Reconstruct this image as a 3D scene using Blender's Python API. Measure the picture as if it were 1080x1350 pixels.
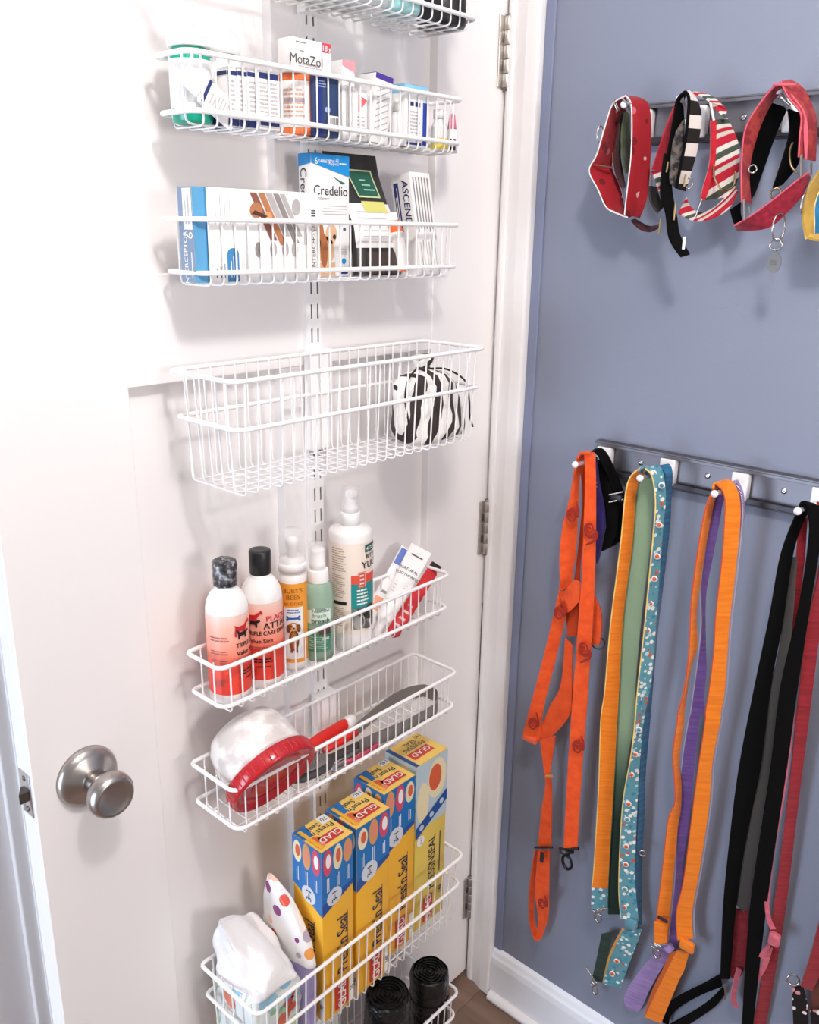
import bpy, bmesh, math, random
from mathutils import Vector, Matrix
random.seed(7)
for o in list(bpy.data.objects): bpy.data.objects.remove(o)
SC = bpy.context.scene
COL = SC.collection

# ---------------------------------------------------------------- camera
CAM = Vector((0.9127, -1.1687, 1.5318))
CR = Vector((0.7412, 0.6711, 0.0154)).normalized()
CU = Vector((-0.2147, 0.2153, 0.9526)).normalized()
CD = Vector((-0.6360, 0.7094, -0.3037)).normalized()
FPX = 1164.3
cd = bpy.data.cameras.new('camera'); cam = bpy.data.objects.new('camera', cd); COL.objects.link(cam)
cd.sensor_fit = 'HORIZONTAL'; cd.sensor_width = 36; cd.lens = 36 * FPX / 1080; cd.clip_start = .01
cam.matrix_world = Matrix(((CR.x, CU.x, -CD.x, CAM.x), (CR.y, CU.y, -CD.y, CAM.y), (CR.z, CU.z, -CD.z, CAM.z), (0, 0, 0, 1)))
SC.camera = cam
def ray(u, v): return CR * ((u - 540) / FPX) + CU * ((675 - v) / FPX) + CD
def DP(u, v, x=0.0):                       # pixel -> point on a plane parallel to the door
    q = ray(u, v); return CAM + q * ((x - CAM.x) / q.x)
def WP(u, v, d=0.0):                       # pixel -> point d metres in front of the blue wall
    q = ray(u, v); return CAM + q * ((YW - d - CAM.y) / q.y)
def ZP(u, v, z):                           # pixel -> point on a level plane
    q = ray(u, v); return CAM + q * ((z - CAM.z) / q.z)
YW = 0.06

# ---------------------------------------------------------------- world, lights, exposure
w = bpy.data.worlds.new('room_light'); SC.world = w; w.use_nodes = True
bg = w.node_tree.nodes['Background']; bg.inputs[0].default_value = (1.0, .935, .915, 1); bg.inputs[1].default_value = .29
def light(name, kind, loc, power, color, size=.1, target=None, size_y=None):
    l = bpy.data.lights.new(name, kind); l.energy = power; l.color = color
    if kind == 'POINT': l.shadow_soft_size = size
    if kind == 'AREA':
        l.size = size
        if size_y: l.shape = 'RECTANGLE'; l.size_y = size_y
    o = bpy.data.objects.new(name, l); COL.objects.link(o); o.location = loc
    if target is not None: o.rotation_euler = (Vector(target) - Vector(loc)).to_track_quat('-Z', 'Y').to_euler()
    return o
light('ceiling_lamp_light', 'POINT', (.90, -.86, 2.26), 25, (1.0, .955, .93), .07)
light('second_lamp_light', 'AREA', (2.35, -.62, 1.55), 11.5, (1.0, .95, .93), .45, (0, -.45, .85), .45)
light('window_daylight', 'AREA', (-.06, -2.5, .75), 24, (.66, .80, 1.0), .7, (-.15, 0, .6), 1.2)
SC.view_settings.view_transform = 'Standard'; SC.view_settings.look = 'None'
SC.view_settings.exposure = 0.37; SC.view_settings.gamma = 1; SC.view_settings.use_curve_mapping = False

# ---------------------------------------------------------------- materials
def lin(h):
    if isinstance(h, str):
        h = h.lstrip('#'); c = [int(h[i:i + 2], 16) / 255 for i in (0, 2, 4)]
    else: c = h
    return tuple((x / 12.92 if x <= .04045 else ((x + .055) / 1.055) ** 2.4) for x in c) + (1,)
MATS = {}
def mat(h, rough=.5, metal=0, kind='plain', key=None, h2=None, scale=None, alpha=None, trans=0, strength=None):
    k = key or (h, rough, metal, kind, h2, scale, trans, strength)
    if k in MATS: return MATS[k]
    m = bpy.data.materials.new('%s_%s' % (kind, str(h).strip('#'))); m.use_nodes = True
    nt = m.node_tree; N = nt.nodes; L = nt.links; b = N['Principled BSDF']
    b.inputs['Base Color'].default_value = lin(h); b.inputs['Roughness'].default_value = rough; b.inputs['Metallic'].default_value = metal
    tc = N.new('ShaderNodeTexCoord')
    def noise(sc, det=3):
        n = N.new('ShaderNodeTexNoise'); n.inputs['Scale'].default_value = sc; n.inputs['Detail'].default_value = det
        L.new(tc.outputs['Object'], n.inputs['Vector']); return n
    def bump(src, st, dist=.001):
        bp = N.new('ShaderNodeBump'); bp.inputs['Strength'].default_value = st; bp.inputs['Distance'].default_value = dist
        L.new(src, bp.inputs['Height']); L.new(bp.outputs[0], b.inputs['Normal'])
    def vary(n, a, c, lo=.35, hi=.65):
        r = N.new('ShaderNodeValToRGB'); r.color_ramp.elements[0].position = lo; r.color_ramp.elements[1].position = hi
        r.color_ramp.elements[0].color = lin(a); r.color_ramp.elements[1].color = lin(c)
        L.new(n.outputs['Fac'], r.inputs[0]); L.new(r.outputs[0], b.inputs['Base Color']); return r
    if kind == 'plain':
        n = noise(scale or 60); r = N.new('ShaderNodeMapRange'); r.inputs['To Min'].default_value = max(rough - .06, 0); r.inputs['To Max'].default_value = min(rough + .06, 1)
        L.new(n.outputs['Fac'], r.inputs[0]); L.new(r.outputs[0], b.inputs['Roughness'])
    elif kind == 'paint':
        n = noise(scale or 220, 2); bump(n.outputs['Fac'], strength or .12, .0006)
        n2 = noise(3.0, 2); c = lin(h); vary(n2, h, h2 or h)
    elif kind == 'wood':
        mp = N.new('ShaderNodeMapping'); mp.inputs['Scale'].default_value = (3, 22, 8); L.new(tc.outputs['Object'], mp.inputs[0])
        n = noise(1.6, 6); L.new(mp.outputs[0], n.inputs['Vector']); vary(n, h, h2, .3, .7); bump(n.outputs['Fac'], .2)
    elif kind == 'fabric':
        n = noise(scale or 900, 2); bump(n.outputs['Fac'], strength or .5, .0006); b.inputs['Sheen Weight'].default_value = .15
        n2 = noise(70, 4); vary(n2, h, h2 or h)
    elif kind == 'velvet':
        n2 = noise(scale or 130, 4); vary(n2, h, h2 or h, .3, .7); b.inputs['Sheen Weight'].default_value = .5; b.inputs['Sheen Roughness'].default_value = .4
        bump(n2.outputs['Fac'], .5, .001)
    elif kind == 'ribbed':                       # velvet with cross ribs
        mp = N.new('ShaderNodeMapping'); mp.inputs['Scale'].default_value = (25, 25, 240); L.new(tc.outputs['Object'], mp.inputs[0])
        n = noise(1.0, 3); L.new(mp.outputs[0], n.inputs['Vector']); vary(n, h, h2 or h, .3, .68); bump(n.outputs['Fac'], .7, .0012)
        b.inputs['Sheen Weight'].default_value = .25
    elif kind == 'brushed':
        mp = N.new('ShaderNodeMapping'); mp.inputs['Scale'].default_value = (6, 6, 300) if not scale else (scale, 6, 300); L.new(tc.outputs['Object'], mp.inputs[0])
        n = noise(1.2, 4); L.new(mp.outputs[0], n.inputs['Vector']); bump(n.outputs['Fac'], .15, .0005)
    elif kind == 'plasticbag':
        n = noise(scale or 35, 5); bump(n.outputs['Fac'], strength or .8, .006)
    elif kind == 'spots':                        # printed cloth: small blobs in two colours
        vv = N.new('ShaderNodeTexVoronoi'); vv.inputs['Scale'].default_value = scale or 90; L.new(tc.outputs['Object'], vv.inputs['Vector'])
        r = N.new('ShaderNodeValToRGB'); r.color_ramp.interpolation = 'CONSTANT'
        cs = h2; r.color_ramp.elements[0].color = lin(cs[0]); r.color_ramp.elements[1].color = lin(cs[1]); r.color_ramp.elements[1].position = .22
        for i, c in enumerate(cs[2:]):
            e = r.color_ramp.elements.new(.42 + .16 * i); e.color = lin(c)
        L.new(vv.outputs['Distance'], r.inputs[0]); L.new(r.outputs[0], b.inputs['Base Color'])
        n = noise(700, 2); bump(n.outputs['Fac'], .4, .0006)
    elif kind == 'glass':
        b.inputs['Transmission Weight'].default_value = trans or 1; b.inputs['IOR'].default_value = 1.2
    if kind in ('fabric', 'velvet', 'ribbed', 'spots'): b.inputs['Specular IOR Level'].default_value = .18
    if kind != 'glass' and trans:
        b.inputs['Transmission Weight'].default_value = trans; b.inputs['IOR'].default_value = 1.15
    MATS[k] = m; return m

# ---------------------------------------------------------------- mesh builder
ORG = {}
def V(*a): return Vector(a[0] if len(a) == 1 else a)
class MB:
    def __init__(s): s.v = []; s.f = []; s.m = []; s.s = []
    def add(s, vs, fs, mi=0, smooth=False):
        n = len(s.v); s.v += [Vector(q) for q in vs]
        for f in fs: s.f.append([i + n for i in f]); s.m.append(mi); s.s.append(smooth)
        return s
    def box(s, a, b, mi=0, bev=0, M=None, seg=2):
        a = Vector(a); b = Vector(b); bm = bmesh.new(); bmesh.ops.create_cube(bm, size=1)
        c = (a + b) / 2; d = b - a
        for q in bm.verts: q.co = Vector((q.co.x * d.x, q.co.y * d.y, q.co.z * d.z)) + c
        if bev: bmesh.ops.bevel(bm, geom=list(bm.edges), offset=bev, segments=seg, profile=.5, affect='EDGES')
        if M is not None: bm.transform(M)
        bm.verts.index_update(); s.add([q.co.copy() for q in bm.verts], [[q.index for q in f.verts] for f in bm.faces], mi, bool(bev) and seg > 1); bm.free(); return s
    def loft(s, rings, mi=0, closed=True, caps=True, smooth=True, loop=False):
        n = len(rings[0]); vs = [q for r in rings for q in r]; fs = []
        R = len(rings); k = n if closed else n - 1
        for i in range(R if loop else R - 1):
            j = (i + 1) % R
            for a in range(k):
                c = (a + 1) % n; fs.append([i * n + a, i * n + c, j * n + c, j * n + a])
        s.add(vs, fs, mi, smooth)
        if caps and closed and not loop:
            s.add(rings[0], [list(range(n))[::-1]], mi); s.add(rings[-1], [list(range(n))], mi)
        return s
    def tube(s, pts, r, n=8, closed=False, mi=0, caps=True, flat=None):
        pts = [Vector(q) for q in pts]; rings = []; up = None; N = len(pts)
        rr = r if isinstance(r, (list, tuple)) else [r] * N
        for i, q in enumerate(pts):
            a = pts[i - 1] if (i or closed) else pts[0]; b = pts[(i + 1) % N] if (i < N - 1 or closed) else pts[-1]
            t = (b - a).normalized()
            if up is None:
                up = Vector((0, 0, 1)) if abs(t.z) < .9 else Vector((1, 0, 0))
            up = (up - t * up.dot(t)); up = up.normalized() if up.length > 1e-6 else t.orthogonal().normalized()
            sd = t.cross(up)
            rings.append([q + (up * math.cos(2 * math.pi * k / n) + sd * math.sin(2 * math.pi * k / n) * (flat or 1)) * rr[i] for k in range(n)])
        return s.loft(rings, mi, True, caps, True, closed)
    def lathe(s, prof, o=(0, 0, 0), n=32, mi=0, M=None, caps=True, smooth=True, mis=None):
        o = Vector(o)
        def ring(r, z):
            q = [Vector((r * math.cos(2 * math.pi * k / n), r * math.sin(2 * math.pi * k / n), z)) for k in range(n)]
            return [(M @ x if M is not None else x) + o for x in q]
        rings = [ring(max(r, 1e-5), z) for r, z in prof]
        if mis is None: s.loft(rings, mi, True, caps, smooth)
        else:
            for i in range(len(rings) - 1): s.loft(rings[i:i + 2], mis[i], True, False, smooth)
            if caps: s.add(rings[0], [list(range(n))[::-1]], mis[0]); s.add(rings[-1], [list(range(n))], mis[-1])
        return s
    def strip(s, A, B, mi=0, th=.0015, mib=None, smooth=True, nrm=None):      # thick ribbon between two edge polylines
        n = len(A); up = []
        for i in range(n):
            t = (A[min(i + 1, n - 1)] - A[max(i - 1, 0)]); wd = (B[i] - A[i]); q = wd.cross(t)
            if q.length < 1e-9: q = up[-1] if up else Vector((0, -1, 0))
            q = q.normalized()
            if up and q.dot(up[-1]) < 0: q = -q
            elif not up and nrm is not None and q.dot(nrm) < 0: q = -q
            up.append(q)
        F = [[A[i] + up[i] * th / 2, B[i] + up[i] * th / 2] for i in range(n)]
        K = [[A[i] - up[i] * th / 2, B[i] - up[i] * th / 2] for i in range(n)]
        s.loft(F, mi, False, False, smooth); s.loft([r[::-1] for r in K], mi if mib is None else mib, False, False, smooth)
        s.loft([[F[i][1], K[i][1]] for i in range(n)], mi, False, False, smooth); s.loft([[K[i][0], F[i][0]] for i in range(n)], mi, False, False, smooth)
        s.add([F[0][0], K[0][0], K[0][1], F[0][1]], [[0, 1, 2, 3]], mi); s.add([F[-1][0], K[-1][0], K[-1][1], F[-1][1]], [[3, 2, 1, 0]], mi)
        return s
    # ---- flat print: 2D shapes put on a surface by a map fn(s, t, off)
    def rect(s, mp, s0, t0, s1, t1, mi=0, off=.0004, nx=1, nt=1):
        vs = [mp(s0 + (s1 - s0) * i / nx, t0 + (t1 - t0) * j / nt, off) for j in range(nt + 1) for i in range(nx + 1)]
        fs = [[j * (nx + 1) + i, j * (nx + 1) + i + 1, (j + 1) * (nx + 1) + i + 1, (j + 1) * (nx + 1) + i] for j in range(nt) for i in range(nx)]
        return s.add(vs, fs, mi, nx > 1)
    def poly(s, mp, pts, mi=0, off=.0005): return s.add([mp(a, b, off) for a, b in pts], [list(range(len(pts)))], mi)
    def ell(s, mp, cs, ct, a, b, mi=0, off=.0005, n=20, rot=0):
        c, d = math.cos(rot), math.sin(rot)
        return s.poly(mp, [(cs + a * math.cos(q) * c - b * math.sin(q) * d, ct + a * math.cos(q) * d + b * math.sin(q) * c) for q in [2 * math.pi * k / n for k in range(n)]], mi, off)
    def lines(s, mp, s0, t0, s1, t1, rows, mi=0, off=.0006, fill=.45, vert=False, seed=1):   # rows of unreadable small print
        rnd = random.Random(seed)
        for k in range(rows):
            if vert:
                a = s0 + (s1 - s0) * (k + .5) / rows; h = abs(s1 - s0) / rows * fill / 2
                s.rect(mp, a - h, t0, a + h, t0 + (t1 - t0) * rnd.uniform(.7, 1), mi, off)
            else:
                a = t1 + (t0 - t1) * (k + .5) / rows; h = abs(t1 - t0) / rows * fill / 2
                q = s0; e = s0 + (s1 - s0) * rnd.uniform(.75, 1)
                while q < e - 1e-6:
                    wd = min(rnd.uniform(.12, .3) * (s1 - s0), e - q); s.rect(mp, q, a - h, q + wd * .88, a + h, mi, off); q += wd
        return s
    def text(s, mp, txt, cs, ct, size, mi=0, off=.0007, rot=0, sx=1, bold=0, align='C', shear=0):
        vs, fs = text2d(txt, 0, shear); xs = [q[0] for q in vs]
        x0 = {'C': -(max(xs) + min(xs)) / 2, 'L': -min(xs), 'R': -max(xs)}[align]; c, d = math.cos(rot), math.sin(rot)
        for k in ((-1, 1) if bold else (0,)):            # bold: the same letters twice, a hair apart
            out = []
            for x, y in vs:
                X = (x + x0) * size * sx + k * bold * size * .7; Y = (y - .35) * size
                out.append(mp(cs + X * c - Y * d, ct + X * d + Y * c, off + k * .00003))
            s.add(out, fs, mi)
        return s
    def build(s, name, mats, parent=None, label=None, cat=None, group=None, kind=None, org=None):
        if not isinstance(mats, (list, tuple)): mats = [mats]
        if parent is not None: O = ORG[parent.name]
        elif org is not None: O = Vector(org)
        else:
            xs = [q.x for q in s.v]; ys = [q.y for q in s.v]; zs = [q.z for q in s.v]
            O = Vector(((min(xs) + max(xs)) / 2, (min(ys) + max(ys)) / 2, min(zs)))
        me = bpy.data.meshes.new(name); me.from_pydata([q - O for q in s.v], [], s.f)
        for m in mats: me.materials.append(m)
        me.polygons.foreach_set('material_index', s.m); me.polygons.foreach_set('use_smooth', s.s); me.update()
        o = bpy.data.objects.new(name, me); COL.objects.link(o); ORG[o.name] = O
        if parent is not None: o.parent = parent
        else: o.location = O
        return tag(o, label, cat, group, kind)
TXT = {}
def text2d(t, bold=0, shear=0):
    k = (t, bold, shear)
    if k not in TXT:
        c = bpy.data.curves.new('lettering', 'FONT'); c.body = t; c.size = 1; c.offset = bold; c.resolution_u = 3; c.shear = shear
        o = bpy.data.objects.new('lettering', c); COL.objects.link(o); dg = bpy.context.evaluated_depsgraph_get()
        me = bpy.data.meshes.new_from_object(o.evaluated_get(dg))
        TXT[k] = ([(q.co.x, q.co.y) for q in me.vertices], [list(p.vertices) for p in me.polygons])
        bpy.data.objects.remove(o); bpy.data.curves.remove(c); bpy.data.meshes.remove(me)
    return TXT[k]
def tag(o, label=None, cat=None, group=None, kind=None):
    for a, b in (('label', label), ('category', cat), ('group', group), ('kind', kind)):
        if b: o[a] = b
    return o
def thing(name, label, cat, loc, group=None, kind=None):
    o = bpy.data.objects.new(name, None); o.empty_display_size = .03; COL.objects.link(o); o.location = loc; ORG[o.name] = Vector(loc)
    return tag(o, label, cat, group, kind)
def flat(O, U, Vv):
    O = Vector(O); U = Vector(U).normalized(); Vv = Vector(Vv).normalized(); N = U.cross(Vv)
    return lambda s, t, o=0: O + U * s + Vv * t + N * o
def cyl(cx, cy, z0, r, a0, sy=1):
    return lambda s, t, o=0: Vector((cx + (r + o) * math.cos(a0 + s / r), cy + (r + o) * sy * math.sin(a0 + s / r), z0 + t))
def rrect(x0, x1, y0, y1, z, r, n=5, rb=None):
    out = []; R0 = r; b_ = r if rb is None else rb
    for cx, cy, a, r in ((x1 - R0, y1 - R0, 0, R0), (x0 + b_, y1 - b_, 90, b_), (x0 + b_, y0 + b_, 180, b_), (x1 - R0, y0 + R0, 270, R0)):
        for k in range(n + 1):
            q = math.radians(a + 90 * k / n); out.append(Vector((cx + r * math.cos(q), cy + r * math.sin(q), z)))
    return out
def smooth(pts, n=6):                     # Catmull-Rom through points
    P = [Vector(q) for q in pts]; out = []
    for i in range(len(P) - 1):
        a, b, c, d = P[max(i - 1, 0)], P[i], P[i + 1], P[min(i + 2, len(P) - 1)]
        for k in range(n):
            t = k / n; out.append(.5 * ((2 * b) + (c - a) * t + (2 * a - 5 * b + 4 * c - d) * t * t + (3 * b - a - 3 * c + d) * t ** 3))
    return out + [P[-1]]
def fillet(pts, r, n=4):
    P = [Vector(q) for q in pts]; out = [P[0]]
    for i in range(1, len(P) - 1):
        a = (P[i - 1] - P[i]); b = (P[i + 1] - P[i]); ra = min(r, a.length / 2, b.length / 2); a = P[i] + a.normalized() * ra; b = P[i] + b.normalized() * ra
        for k in range(n + 1):
            t = k / n; out.append(a * (1 - t) ** 2 + P[i] * 2 * t * (1 - t) + b * t * t)
    return out + [P[-1]]
# ================================================================ the setting
WHITE = mat('#f4f0ef', .38, kind='paint', strength=.05, scale=90)
TRIM = mat('#f2efee', .35, kind='paint', strength=.05, scale=120)
BLUE = mat('#7f8597', .6, kind='paint', h2='#858b9d', strength=.35, scale=260)
def struct(mb, name, m, parent=None, **k): return mb.build(name, m, parent, kind='structure', **k)
# floor: brown vinyl planks
fl = struct(MB().box((-1.3, -3.4, -.05), (2.2, 2.0, -.003)), 'floor', mat('#6d5648', .5, kind='wood', h2='#8a7060'), label='brown wood-look plank floor at the foot of the door', )
pm = [mat('#7d6455', .45, kind='wood', h2='#9a8070'), mat('#745b4d', .45, kind='wood', h2='#937765')]
k = 0
for i in range(9):
    for j in range(2):
        x0 = -.55 + i * .15; y0 = -1.3 + j * .62 + (i % 2) * .2
        MB().box((x0 + .001, y0 + .001, -.006), (x0 + .149, min(y0 + .619, YW - .001), 0), bev=.001, seg=1).build('floor_plank', pm[k % 2], fl); k += 1
struct(MB().box((.02, YW, 0), (2.2, YW + .12, 2.44)), 'wall_back', BLUE, label='slate blue painted wall beside the open door')
hd = MB().box((-.88, YW, 2.06), (.02, YW + .12, 2.44)); hd.box((-1.1, YW, 0), (-.88, YW + .12, 2.44)); struct(hd, 'wall_doorway', BLUE, label='slate blue wall over and beyond the doorway')
struct(MB().box((-.38, -.98, 0), (-.28, -.12, 2.44)), 'wall_left', mat('#f4f1f2', .5, kind='paint'), label='white wall behind the edge of the open door')
struct(MB().box((-1.3, -3.4, 0), (-1.2, 2.0, 2.44)), 'wall_far', mat('#eeebea', .5, kind='paint'), label='white wall far behind the door edge')
c = MB(); c.box((-.28, -.735, 0), (-.268, -.665, 2.1), bev=.003); c.box((-.268, -.715, 0), (-.262, -.70, 2.1), bev=.002)
struct(c, 'trim_3', TRIM, label='white moulding on the wall behind the door edge')
struct(MB().box((-1.3, -3.4, 2.44), (2.2, 2.0, 2.5)), 'ceiling', mat('#f4f2f0', .6, kind='paint'), label='white painted ceiling')
# jamb and moulded casing
j = MB(); j.box((0, YW, 0), (.02, YW + .12, 2.06), bev=.001); j.box((.0, YW + .045, 0), (-.011, YW + .08, 2.06), bev=.001)
struct(j, 'trim_2', TRIM, label='white hinge jamb of the doorway')
prof = [(.004, 0), (.004, -.006), (.0115, -.0115), (.018, -.0115), (.021, -.009), (.026, -.0095), (.034, -.012), (.046, -.0165), (.058, -.0175), (.066, -.0175), (.069, -.016), (.070, -.013), (.070, 0)]
cs = MB(); cs.loft([[Vector((x, YW + y, z)) for x, y in prof] for z in (0, 2.11)], closed=True, smooth=False)
struct(cs, 'trim_1', TRIM, label='white moulded door casing between hinges and blue wall')
struct(MB().box((.0702, YW - .004, .118), (.0875, YW + .001, 2.44), bev=.0012, seg=1), 'trim_4', mat('#7e86a0', .6, kind='paint'), label='narrow blue painted strip beside the white casing')
# baseboard with shoe moulding
bprof = [(0, 0), (-.014, 0), (-.014, .085), (-.012, .098), (-.009, .104), (-.006, .112), (0, .118)]
b = MB(); b.loft([[Vector((x, YW + y, z)) for y, z in bprof] for x in (.0705, 2.2)], smooth=False)
bb = struct(b, 'baseboard_back', mat('#eef0f6', .4, kind='paint', strength=.05), label='white moulded baseboard along the blue wall')
q = MB(); q.loft([[Vector((x, YW - .014 - .014 * math.cos(a), .016 * math.sin(a))) for a in [math.pi / 2 * k / 5 for k in range(6)]] + [Vector((x, YW - .014, 0))] for x in (.074, 2.2)]); q.build('shoe_moulding', TRIM, bb)

# ---------------------------------------------------------------- the open door
DY0, DY1, DH, DT = -.802, .0575, 2.03, .035
PY0, PY1 = -.636, -.105
zt_low = DP(173, 512).z; zb_up = DP(162, 362).z
door = thing('door_1', 'open white panelled door carrying the wire basket rack', None, (-DT / 2, (DY0 + DY1) / 2, .012), kind='structure')
def fr(y0, y1, z0, z1, nm): MB().box((-DT, y0, z0), (0, y1, z1), bev=.0012, seg=1).build(nm, WHITE, door)
MU0 = DP(388, 1100).y; MU1 = DY0 + DY1 - MU0
fr(DY0, PY0, .012, DH, 'stile'); fr(PY1, DY1, .012, DH, 'stile')
fr(PY0, PY1, .012, .24, 'rail'); fr(PY0, PY1, zt_low, zb_up, 'rail'); fr(PY0, PY1, 1.90, DH, 'rail')
for z0, z1 in ((.24, zt_low), (zb_up, 1.90)):
    MB().box((-DT, MU0, z0 - .0), (-.0002, MU1, z1)).build('mullion', WHITE, door)
    for a, e in ((PY0, MU0), (MU1, PY1)):
        MB().box((-DT + .010, a - .003, z0 - .003), (-.0155, e + .003, z1 + .003)).build('recessed_panel', WHITE, door)
NICKEL = mat('#b3ada8', .30, 1, 'brushed'); NICK2 = mat('#8b8580', .3, 1, 'brushed'); DARKM = mat('#3b3836', .35, .9)
STEEL = mat('#c9c9cc', .22, 1); 
# knob: rosette, neck, tulip knob
kc = DP(114, 1022); kn = None
Mx = Matrix.Rotation(math.pi / 2, 4, 'Y')
r1 = MB().lathe([(.0, 0), (.039, 0), (.039, .004), (.0365, .009), (.030, .013), (.021, .017), (.0175, .020), (.0145, .021), (.0, .021)], kc, 48, M=Mx).build('knob_rosette', NICKEL, door, label='round satin nickel rosette')
kb = MB().lathe([(.0125, .020), (.0115, .030), (.013, .036), (.019, .040), (.0255, .046), (.0285, .053), (.0280, .061), (.0245, .067), (.0215, .0685), (.0195, .0675), (.012, .0668), (.0, .0665)], kc, 48, M=Mx).build('door_knob', NICKEL, door, label='satin nickel door knob')
# latch plate in the free edge
lp = MB(); lz = kc.z; lp.box((-.030, DY0 - .0016, lz - .029), (-.005, DY0 + .001, lz + .029), bev=.0007)
lo = lp.build('latch_plate', STEEL, door, label='steel latch plate on the door edge')
lb = MB(); x0, x1 = -.025, -.010; zz = .0065
lb.add([(x0, DY0, lz - zz), (x1, DY0, lz - zz), (x1, DY0, lz + zz), (x0, DY0, lz + zz), (x0, DY0 - .004, lz - zz), (x1, DY0 - .013, lz - zz), (x1, DY0 - .013, lz + zz), (x0, DY0 - .004, lz + zz)],
       [[0, 1, 2, 3], [4, 7, 6, 5], [0, 4, 5, 1], [1, 5, 6, 2], [2, 6, 7, 3], [3, 7, 4, 0]]); lb.build('latch_bolt', mat('#77746f', .3, 1), lo)
for s in (-1, 1): MB().lathe([(0, 0), (.0036, 0), (.0036, .0008), (.001, .001), (0, .0004)], (-.0175, DY0 - .0016, lz + s * .021), 14, M=Matrix.Rotation(math.pi / 2, 4, 'X')).build('screw', NICK2, lo)
# hinges
def hinge(zc):
    ax = (.0065, DY1 - .006)
    h = MB(); n = 5; L = .1; g = .00035
    for i in range(n):
        a = zc - L / 2 + L * i / n + g; e = zc - L / 2 + L * (i + 1) / n - g
        h.lathe([(0, a), (.0066, a), (.0069, a + .0005), (.0069, e - .0005), (.0066, e), (0, e)], (ax[0], ax[1], 0), 20)
    h.box((.0004, ax[1] - .0165, zc - L / 2), (.0032, ax[1], zc + L / 2), bev=.0006, seg=1)
    for i in (1, 3): h.box((.0008, ax[1] - .012, zc - L / 2 + L * i / n + .003), (.0036, ax[1] - .0065, zc - L / 2 + L * (i + 1) / n - .003), 1)
    ho = h.build('hinge', [mat('#c2bcb6', .42, 1, 'brushed'), NICK2], door, label='satin nickel butt hinge')
    p = MB()
    for s in (-1, 1): p.lathe([(0, 0), (.0055, 0), (.006, .001), (.0045, .003), (0, .004)], (ax[0], ax[1], zc + s * L / 2), 12, M=Matrix.Scale(s, 4, (0, 0, 1)))
    p.build('hinge_pin', NICK2, ho)
for a, b_ in (((671, 24), (669, 112)), ((643, 662), (641, 730)), ((621, 1155), (619, 1215))):
    hinge((DP(*a, .01).z + DP(*b_, .01).z) / 2)

# ---------------------------------------------------------------- slotted rail
WIRE = mat('#fbf9f8', .32, scale=40); RX = .007
SY = (DP(415.3, 650, RX).y, DP(423, 650, RX).y); RY0, RY1 = SY[0] - .0095, SY[1] + .0055
rl = thing('slotted_rail', 'white slotted upright rail screwed to the middle of the door', 'rail', (RX / 2, (RY0 + RY1) / 2, .06))
r = MB(); zb, zt = .06, 2.0
sw = .0014
MB().box((0.0002, RY0 + .0003, zb + .001), (RX - .001, RY0 + .0021, zt - .001)).box((.0002, RY1 - .0021, zb + .001), (RX - .001, RY1 - .0003, zt - .001)).build('channel', WIRE, rl)
f = MB(); edges = [RY0, SY[0] - sw, SY[0] + sw, SY[1] - sw, SY[1] + sw, RY1]
for i in (0, 2, 4): f.box((RX - .0015, edges[i], zb), (RX, edges[i + 1], zt))
z = zb
while z < zt - .03:
    for i in (1, 3): f.box((RX - .0015, edges[i], z), (RX, edges[i + 1], z + .013))
    z += .032
f.build('slotted_face', WIRE, rl)
MB().box((.0022, RY0 + .003, zb), (.003, RY1 - .003, zt)).build('channel_floor', mat('#2b2726', .8), rl)  # dark sheet behind the slots, painted in place of the shade inside them

# ---------------------------------------------------------------- wire baskets
def basket(label, D, Y0, zt, zm, zb, W=.44, ncross=24, nlong=2, x0=.0215, taper=.0):
    t = thing('wire_basket', label, 'basket', (x0 + D / 2, Y0 + W / 2, zb), 'white wire baskets on the door rail')
    O = ORG[t.name]; x1 = x0 + D; rr = .0028; wr = .00115
    MB().tube(rrect(x0, x1, Y0 - .003, Y0 + W + .002, zt, .014, rb=.008), rr, 10, True).build('top_rim', WIRE, t)
    MB().tube(rrect(x0 + .0005, x1 - .0005 - taper * .4, Y0 + .0005 + taper * .4, Y0 + W - .0005 - taper * .4, zm, .014, rb=.008), rr, 10, True).build('lower_rim', WIRE, t)
    i = rr + wr
    path = fillet([(x0 + i, 0, zt), (x0 + i + taper * .3, 0, zb), (x1 - i - taper, 0, zb), (x1 - i, 0, zt)], .007, 3)
    m = MB().tube(path, wr, 6); o = None
    for k in range(ncross):
        y = Y0 + .016 + (W - .032) * k / (ncross - 1)
        if o is None:
            o = m.build('cross_wire', WIRE, t, ); me = o.data; ORG[o.name] = O; o.location = (0, y, 0)
        else:
            o = bpy.data.objects.new('cross_wire', me); COL.objects.link(o); o.parent = t; o.location = (0, y, 0)
    # meshes were shifted by the basket origin, so put them back
    for ch in t.children:
        if ch.name.startswith('cross_wire'): ch.location.y -= 0
    me2 = None
    zl = zb + 2 * wr
    path = fillet([(0, Y0 + i, zt), (0, Y0 + i + taper, zl), (0, Y0 + W - i - taper, zl), (0, Y0 + W - i, zt)], .009, 3)
    for k in range(nlong):
        x = x0 + i + (D - 2 * i - taper) * (k + .7) / (nlong + .4)
        if me2 is None:
            o = MB().tube(path, wr, 6).build('long_wire', WIRE, t); me2 = o.data
        else:
            o = bpy.data.objects.new('long_wire', me2); COL.objects.link(o); o.parent = t
        o.location = (x, 0, 0)
    bk = MB(); bk.box((RX + .0002, RY0 - .006, zb), (x0 - .0005 + .0012, RY1 + .006, zt + .004), bev=.0005, seg=1)
    for y in SY: bk.box((RX - .0035, y - .001, zt - .012), (RX + .001, y + .001, zt + .001))
    bk.build('hanging_bracket', WIRE, t)
    return t
ZS = .05
BK = {}
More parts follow.
